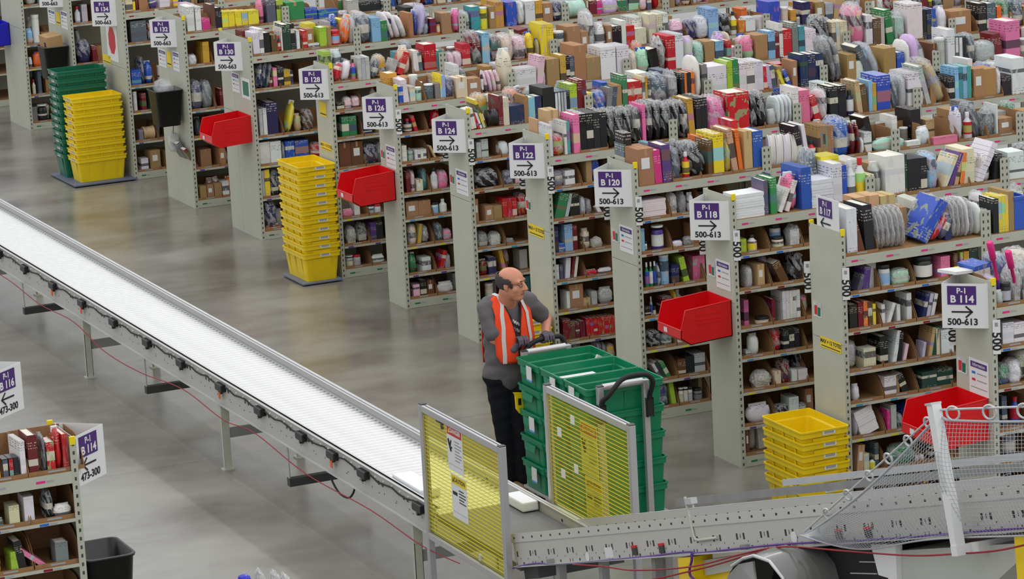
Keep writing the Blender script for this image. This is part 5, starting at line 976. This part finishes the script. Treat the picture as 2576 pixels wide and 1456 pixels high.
def item(k, col, x, y, z, w, d, h, lean, seed, where):
    """one article standing on a shelf; x = lower edge on the aisle side"""
    r = random.Random(seed); name = KIND[k][0]; c = jit(P[col], r)
    if lean >= 0: M = Matrix.Translation((x+w, y, z)) @ Matrix.Rotation(math.radians(lean), 4, 'Y') @ Matrix.Translation((-w/2, 0, 0))
    else: M = Matrix.Translation((x, y, z)) @ Matrix.Rotation(math.radians(lean), 4, 'Y') @ Matrix.Translation((w/2, 0, 0))
    M = M @ Matrix.Rotation(math.radians(r.uniform(-4, 4) if k in 'GHXCJ' else r.uniform(-1.5, 1.5)), 4, 'Z') @ Matrix.Diagonal((w, d, h, 1))
    def mk(me): return put(name, me, None, mw=M, color=c)
    def sub(nm, me, cc=None): return put(nm, me, o, color=cc or c)
    if k == 'B': o = mk(u_cover(r.choice(('print_matte', 'print_matte', 'print_gloss')))); sub('pages', u_pages())
    elif k == 'p': o = mk(u_cover('print_gloss')); sub('pages', u_pages())
    elif k == 'X':
        o = mk(u_box(r.choice(('print_matte', 'print_gloss', 'print_matte'))))
        if r.random() < .5: sub('lid_flap', u_flap(), tuple(v*.82 for v in c))
    elif k == 'C':
        o = mk(u_box('dyed_board')); sub('tape', u_tape())
        if r.random() < .45: sub('shipping_label', u_lab())
    elif k == 'D':
        o = mk(u_box('dyed_plastic')); sub('sleeve', um('slv', lambda: MB().box(-.42, .42, -.008, 0, .05, .95).mesh('sleeve', 'print_gloss')), jit(P[r.choice(('white', 'slate', 'black', 'silver', 'red'))], r))
    elif k == 'G':
        if col == 'clear': o = mk(crum(r.randrange(4), .20, 2.4, 'cloudy_film' if r.random() < .3 else 'clear_film')); sub('contents', um('cont', lambda: MB().box(-.34, .34, .15, .85, .02, .8).mesh('contents', 'print_matte')), jit(P[r.choice(('silver', 'white', 'slate', 'cream', 'grey', 'black', 'mint'))], r))
        else: o = mk(crum(r.randrange(4), .08, 5., 'print_gloss')); sub('film', crum(4+r.randrange(3), .16, 4.4, 'clear_film')).scale = (1.06, 1.03, 1.06)
    elif k == 'H': o = mk(crum(10+r.randrange(5), .16, 2.6, 'print_gloss')); sub('header', um('hdr', lambda: MB().box(-.36, .36, .42, .58, .9, 1.04).mesh('header', 'print_plain')), jit(P[r.choice(('white', 'white', 'silver', 'blue'))], r))
    elif k == 'O':
        o = mk(lath('bottle', BOT, 'dyed_plastic')); sub('cap', lath('cap', [(.24, .83), (.24, .99), (.2, 1.)], r.choice(('lid_white', 'lid_black', 'lid_red')), 10)); sub('label', lath('label', [(.508, .16), (.508, .52)], 'print_matte'), jit(P[r.choice(('white', 'cream', 'yellow', 'red', 'blue'))], r))
    elif k == 'J': o = mk(lath('jar', JAR, 'dyed_plastic')); sub('lid', lath('lid', [(.47, .82), (.49, .84), (.49, .98), (.45, 1.)], r.choice(('lid_white', 'lid_black', 'lid_white', 'lid_red')))); sub('label', lath('label', [(.508, .2), (.508, .65)], 'print_matte'), jit(P[r.choice(('white', 'cream', 'silver', 'sky', col))], r))
    elif k == 'N': o = mk(lath('canister', CAN, 'print_gloss')); sub('lid', lath('lid', [(.51, .93), (.51, 1.), (.46, 1.004)], 'lid_white'))
    elif k == 'S':
        def mkp():
            m = MB(); q = random.Random(4)
            for i in range(9): e = q.uniform(-.012, .012); f = q.uniform(-.02, .02); m.box(-.5+e, .5+e, f, 1+f, i/9, (i+.94)/9+(q.uniform(0, .05) if i == 8 else 0))
            return m.mesh('paper_stack', 'dyed_board')
        o = mk(um('ps', mkp))
    elif k == 'M': o = mk(crum(20+r.randrange(4), .07, 3.4, 'cloudy_film' if col == 'clear' else 'print_plain')); sub('label', um('mlab', lambda: MB().box(-.52, -.49, .2, .7, .35, .75).mesh('label', 'lid_white')))
    elif k == 'L': o = mk(axis_x('spool', 'dyed_plastic', [(-.48, .5), (-.3, .5), (-.28, .47), (.28, .47), (.3, .5), (.48, .5)])); sub('hub', um('hub', lambda: MB().tube([(-.52, .5, .5), (.52, .5, .5)], .13, 12).mesh('hub', 'lid_black')))
    else: o = mk(um('tray', lambda: MB().box(-.5, .5, 0, 1, 0, .05).box(-.5, -.46, 0, 1, .05, 1).box(.46, .5, 0, 1, .05, 1).box(-.46, .46, 0, .04, .05, 1).box(-.46, .46, .96, 1, .05, 1).mesh('plastic_tray', 'dyed_plastic'))); sub('rim', um('trim', lambda: MB().box(-.53, .53, -.02, .0, .9, 1.).mesh('rim', 'dyed_plastic')))
    made.append((o, name, col, x+w/2, where)); return o
RX = {}; rf = random.Random(77)
XMAX = {'114': .62, '117': 1.75, '118': 2.75, '120': 3.85, '122': 4.95, '124': 6.0, '126': 7.1, '128': 7.6, '130': 5.45, '132': 3.35, '134': 1.25, '136': .5, '138': .3, 'L': LX}
CW = [('white', 20), ('black', 11), ('silver', 8), ('slate', 7), ('red', 5), ('clear', 8), ('maroon', 4), ('cream', 6), ('navy', 5), ('yellow', 3), ('blue', 4), ('grey', 5), ('sky', 4), ('green', 3), ('tan', 4), ('gold', 3), ('blush', 4), ('pink', 3), ('orange', 2), ('lilac', 2), ('teal', 2), ('mint', 1), ('purple', 1)]
def wpick(r, L):
    t = r.uniform(0, sum(b for a, b in L))
    for a, b in L:
        t -= b
        if t <= 0: return a
    return L[0][0]
def rand_item(r, x, y, z, room, hmax, where, back=False):
    k = wpick(r, [('X', 30), ('G', 26), ('H', 15), ('B', 14 if not back else 4), ('C', 12), ('J', 5), ('O', 5), ('N', 4), ('M', 6)])
    w = {'X': r.uniform(.05, .14), 'G': r.uniform(.06, .15), 'H': r.uniform(.07, .13), 'B': r.uniform(.018, .05), 'C': r.uniform(.07, .16), 'J': r.uniform(.06, .1), 'O': r.uniform(.05, .08), 'N': r.uniform(.07, .1), 'M': r.uniform(.03, .05)}[k]
    w = min(w, room)
    h = min(hmax, {'J': r.uniform(.09, .15), 'O': r.uniform(.15, .24), 'C': r.uniform(.10, .24), 'N': r.uniform(.12, .24)}.get(k, r.uniform(.15, .30)))
    col = 'kraft' if k == 'C' else wpick(r, CW)
    if k in 'XBNOJ' and col == 'clear': col = 'white'
    item(k, col, x, y, z, w-.003, depth(k, w, h), h, 0 if r.random() < .7 or k in 'CJON' else r.uniform(-10, 10), r.random(), where); return w
def depth(k, w, h):
    f = KIND[k][2]
    return min(.30 if k != 'S' else .26, max(.05, h*f)) if f else w
LET = {'book': 'B', 'pb': 'p', 'box': 'X', 'carton': 'C', 'bag': 'G', 'pouch': 'H', 'bottle': 'O', 'jar': 'J', 'canister': 'N', 'case': 'D', 'paper': 'S', 'mailer': 'M', 'spool': 'L', 'tray': 'T'}
for line in GOODS.split('\n'):
    key, body = line.split(' : '); hd = key.split(); rid = hd[0]; back = len(hd) > 2; si = int(hd[1])
    y = (LY if rid == 'L' else RACKS[rid][0])
    if rid in WIDE: z = [.085, .085, .085, .435, .783, 1.086, 1.583, 1.948][si]
    else: z = LEV[si]
    sn = {7: 'top shelf', 6: 'second shelf down', 5: 'third shelf down', 4: 'fourth shelf down', 3: 'fifth shelf down', 2: 'bottom shelf', 1: 'bottom shelf', 0: 'bottom shelf'}[si] if rid in WIDE else SHN[si]
    if rid == '128' and si < 3: sn = SHN[si+1] if si else 'bottom shelf'
    where = (rid, 'top shelf' if back else sn)
    right = -99.; rr_ = (right, 0.); lst = []
    for q, it in enumerate(body.split(' ; ')):
        t = it.split()[1:]; k = LET[it.split()[0]]; col = t[0]; x, w, h = [int(v)/1000 for v in t[1:4]]; lean = float(t[4]) if len(t) > 4 else 0.
        yy = y+(.25 if back else .028); d = depth(k, w, h)
        x0 = .046 if rid != 'L' else LX-BAY+.05
        if rid == 'L' and x+w > LX-.05: x = LX-.05-w
        if x < x0: w = max(.02, w-(x0-x)); x = x0
        if x < right:
            if right-x < w*.55: w -= right-x-.001; x = right+.001
            else: yy += min(.16, rr_[1]+.005)
        if yy == y+.028: right = x+w; rr_ = (right, d)
        lst.append((x, x+w)); item(k, col, x, yy, z+.001, max(w, .012), min(d, .43-(yy-y)), max(h, .06), lean, sum(map(ord, key))*31+q*17, where)
    RX.setdefault((rid, si), []).extend(lst)
# random goods in the gaps of the top shelves, and a second row behind them
for rid in XMAX:
    if rid == 'L': continue
    y, d = RACKS[rid][:2]; occ = sorted(RX.get((rid, 7), [])); x = .06
    while x < XMAX[rid]:
        hit = [b for a, b in occ if a-.012 < x < b]
        if hit: x = max(hit)+.004; continue
        nxt = min([a for a, b in occ if a > x] or [99])
        pk = round(x/BAY)*BAY
        if abs(x-pk) < .045 and pk > .5: x = pk+.046; continue
        room = min(nxt-x-.004, .16, (pk-.045-x) if pk > x else 9)
        if room < .03: x += .02; continue
        x += rand_item(rf, x, y+.03+rf.uniform(0, .02), 1.949, room, .32, (rid, 'top shelf'))+rf.choice((.003, .004, .02))
    x = .08
    while x < XMAX[rid]+.1:
        if rf.random() < .62: x += rand_item(rf, x, y+(.29 if d < .6 else .40), 1.949, .14, .27, (rid, 'rear top shelf'), True)+rf.uniform(.004, .05)
        else: x += rf.uniform(.05, .18)
# a few goods deeper in the lower shelves that the list leaves empty
LOWX = {'114': .3, '117': .95, '118': .68, '120': .66, '122': .62, '124': .58, '126': .56, '128': .52, '130': .66, '132': .5, '134': .48, '136': .45, '138': .42}
for rid, xm in LOWX.items():
    y = RACKS[rid][0]
    for si in (range(7) if rid not in WIDE else (2, 3, 4, 5, 6)):
        if rid == '128' and si == 3: continue
        z = ([.085, .085, .085, .435, .783, 1.086, 1.583][si] if rid in WIDE else LEV[si]); occ = sorted(RX.get((rid, si), [])); x = .06
        if rid in WIDE: sn = {6: 'second shelf down', 5: 'third shelf down', 4: 'fourth shelf down', 3: 'fifth shelf down', 2: 'bottom shelf'}[si]
        else: sn = SHN[si]
        if rid == '128' and si < 3: sn = SHN[si+1] if si else 'bottom shelf'
        while x < xm:
            if any(a-.02 < x+.05 and x < b+.01 for a, b in occ) or rf.random() < .45: x += .07; continue
            nxt = min([a for a, b in occ if a > x] or [9]); x += rand_item(rf, x, y+rf.uniform(.05, .16), z+.001, min(.13, nxt-x), .2, (rid, sn))+.02
# cardboard shelf bins
def u_bin():
    def mk():
        m = MB(); t = .012
        m.box(-.5, .5, 0, 1, 0, .012); m.box(-.5, .5, .985, 1, .012, 1)
        sp = [(0, .012), (0, .16), (.06, .40), (.16, .70), (.30, .93), (.42, 1.), (.985, 1.), (.985, .012)]
        for s in (-1, 1): m.prism([(s*.5, yy, zz) for yy, zz in sp], (-s*t, 0, 0))
        m.box(-.5+t, .5-t, 0, .012, .012, .13); return m.mesh('cardboard_bin', 'cardboard')
    return um('bin', mk)
binct = {}
def put_bin(rid, x0, x1, y, z, h, d, sn):
    o = put('cardboard_bin', u_bin(), None, mw=Matrix.Translation(((x0+x1)/2, y, z)) @ Matrix.Diagonal((x1-x0, d, h, 1)))
    put('printed_mark', um('bmk', lambda: MB().box(-.16, .16, -.003, 0, .03, .09).mesh('printed_mark', 'chip_text')), o); made.append((o, 'cardboard_bin', '', (x0+x1)/2, (rid, sn)))
for rid in XMAX:
    nb = 4 if rid == 'L' else max(1, int(XMAX[rid]/.29)+1)
    y, d = (LY, .46) if rid == 'L' else RACKS[rid][:2]
    base = LX-BAY if rid == 'L' else 0.
    edges = []
    for i in range(nb+1):
        x = base+.046+i*.2875+int(i/4)*.065
        occ = RX.get((rid, 7), []); c = [x+q*.01 for q in range(-5, 6)]; c.sort(key=lambda v: (sum(1 for a, b in occ if a < v < b), abs(v-x))); edges.append(c[0])
    for i in range(nb):
        if rid in ('L', '114') or rf.random() < (.62 if rid not in ('117',) else .3):
            if rid != 'L' and edges[i] > XMAX[rid]+.1: continue
            put_bin(rid, edges[i]+.002, edges[i+1]-.002, y+.016, 1.949, rf.uniform(.16, .19), .40, 'top shelf')
for rid, xm in dict(LOWX, L=LX).items():
    y = LY if rid == 'L' else RACKS[rid][0]; base = LX-BAY if rid == 'L' else 0.
    for si in (range(7) if rid not in WIDE else (2, 3, 4, 5, 6)):
        if rid == '128' and si == 3 or rid == 'L' and si < 4: continue
        z = ([.085, .085, .085, .435, .783, 1.086, 1.583][si] if rid in WIDE else LEV[si])
        if rid in WIDE: sn = {6: 'second shelf down', 5: 'third shelf down', 4: 'fourth shelf down', 3: 'fifth shelf down', 2: 'bottom shelf'}[si]
        else: sn = SHN[si]
        if rid == '128' and si < 3: sn = SHN[si+1] if si else 'bottom shelf'
        for i in range(4):
            x0 = base+.046+i*.2875
            if rid != 'L' and x0 > xm+.05: break
            put_bin(rid, x0+.003, x0+.2825, y+.016, z, .185, .41, sn)
# labels: what it is, how many-th of its like from the aisle end, which shelf of which rack
cnt = {}
for o, name, col, x, (rid, sn) in sorted(made, key=lambda e: (e[4], e[1], e[2], -e[3] if e[4][0] == 'L' else e[3])):
    kk = (rid, sn, name, col); n = cnt.get(kk, 0); cnt[kk] = n+1
    where = RACKS[rid][3] if rid != 'L' else 'near B 114 rack'; cw = WORDS.get(col, col)
    ph = (cw+' '+PHRASE.get(name, 'brown cardboard shelf bin')).strip()
    if name == 'cardboard_bin': ph = 'open cardboard bin'
    tag(o, f'{ordinal(n)} {ph} from the aisle end, {sn}, {where}', 'bin' if name == 'cardboard_bin' else [v[1] for v in KIND.values() if v[0] == name][0], {'cardboard_bin': 'cardboard shelf bins'}.get(name, name.replace('_', ' ')+' goods on the shelves'))
# pink-purple batons lying over the end bin of the B 114 rack
for i, (x, z, ry, rx) in enumerate(((.10, 2.12, .32, .2), (.24, 2.05, .36, .25))):
    o = MB().lathe([(.012, 0), (.012, .16), (.022, .165), (.024, .29), (.018, .30)], 12).build('skipping_rope_handle', 'chip_pink', None, (x, -3.66+.05, z)); o.rotation_euler = (rx, -ry, 0)
    tag(o, f'bright magenta baton sticking up at the B 114 rack, {"upper" if i == 0 else "lower"} of two', 'baton', 'magenta batons'); MB().lathe([(.010, -.12), (.010, .0)], 10).build('grip', 'chip_purple', o)
o = MB().box(-.10, .10, 0, .16, 0, .02).build('paper_pad', 'lid_white', None, (-.02, -3.40, 2.14)); o.rotation_euler = (0, .1, .3); tag(o, 'white paper pad lying across the B 114 end bin', 'paper pad')
# white bagged packs whose tips rise into the bottom of the picture, on a low steel cart
cb = empty('utility_cart', (-5.60, -4.75, 0), 'steel utility cart under the white bagged packs', 'cart')
wb(MB().box(-5.98, -5.30, -4.95, -4.55, .96, .985), 'shelf', 'galvanised', cb)
for x in (-5.95, -5.33):
    for yy in (-4.92, -4.58): wb(MB().tube([(x, yy, 0), (x, yy, .98)], .014, 8), 'leg', 'galvanised', cb)
for i, (x, h, ln, pc) in enumerate(((-5.95, .26, -.28, 0), (-5.90, .29, -.3, 0), (-5.845, .30, -.32, 0), (-5.79, .33, -.3, 0), (-5.735, .345, -.34, 0), (-5.67, .36, -.3, 0), (-5.60, .40, -.16, 1), (-5.55, .41, -.08, 0), (-5.47, .385, -.06, 0), (-5.41, .36, -.05, 0))):
    o = put('bagged_pack', crum(30+i % 3, .13, 2.2, 'cloudy_film'), None, mw=Matrix.Translation((x, -4.78, .986)) @ Matrix.Rotation(ln, 4, 'Y') @ Matrix.Diagonal((.075, .16, h, 1)))
    tag(o, f'{ordinal(i)} white bagged pack along the utility cart at the bottom edge', 'bagged pack', 'white bagged packs'); put('contents', um('wcont', lambda: MB().box(-.3, .3, .2, .8, .05, .8).mesh('contents', 'lid_white')), o)
    if pc: put('purple_cap', crum(41, .15, 2.4, 'blue_plastic'), o, mw=Matrix.Translation((-.2, .15, .86)) @ Matrix.Diagonal((.9, .6, .14, 1)))
finalize_text()
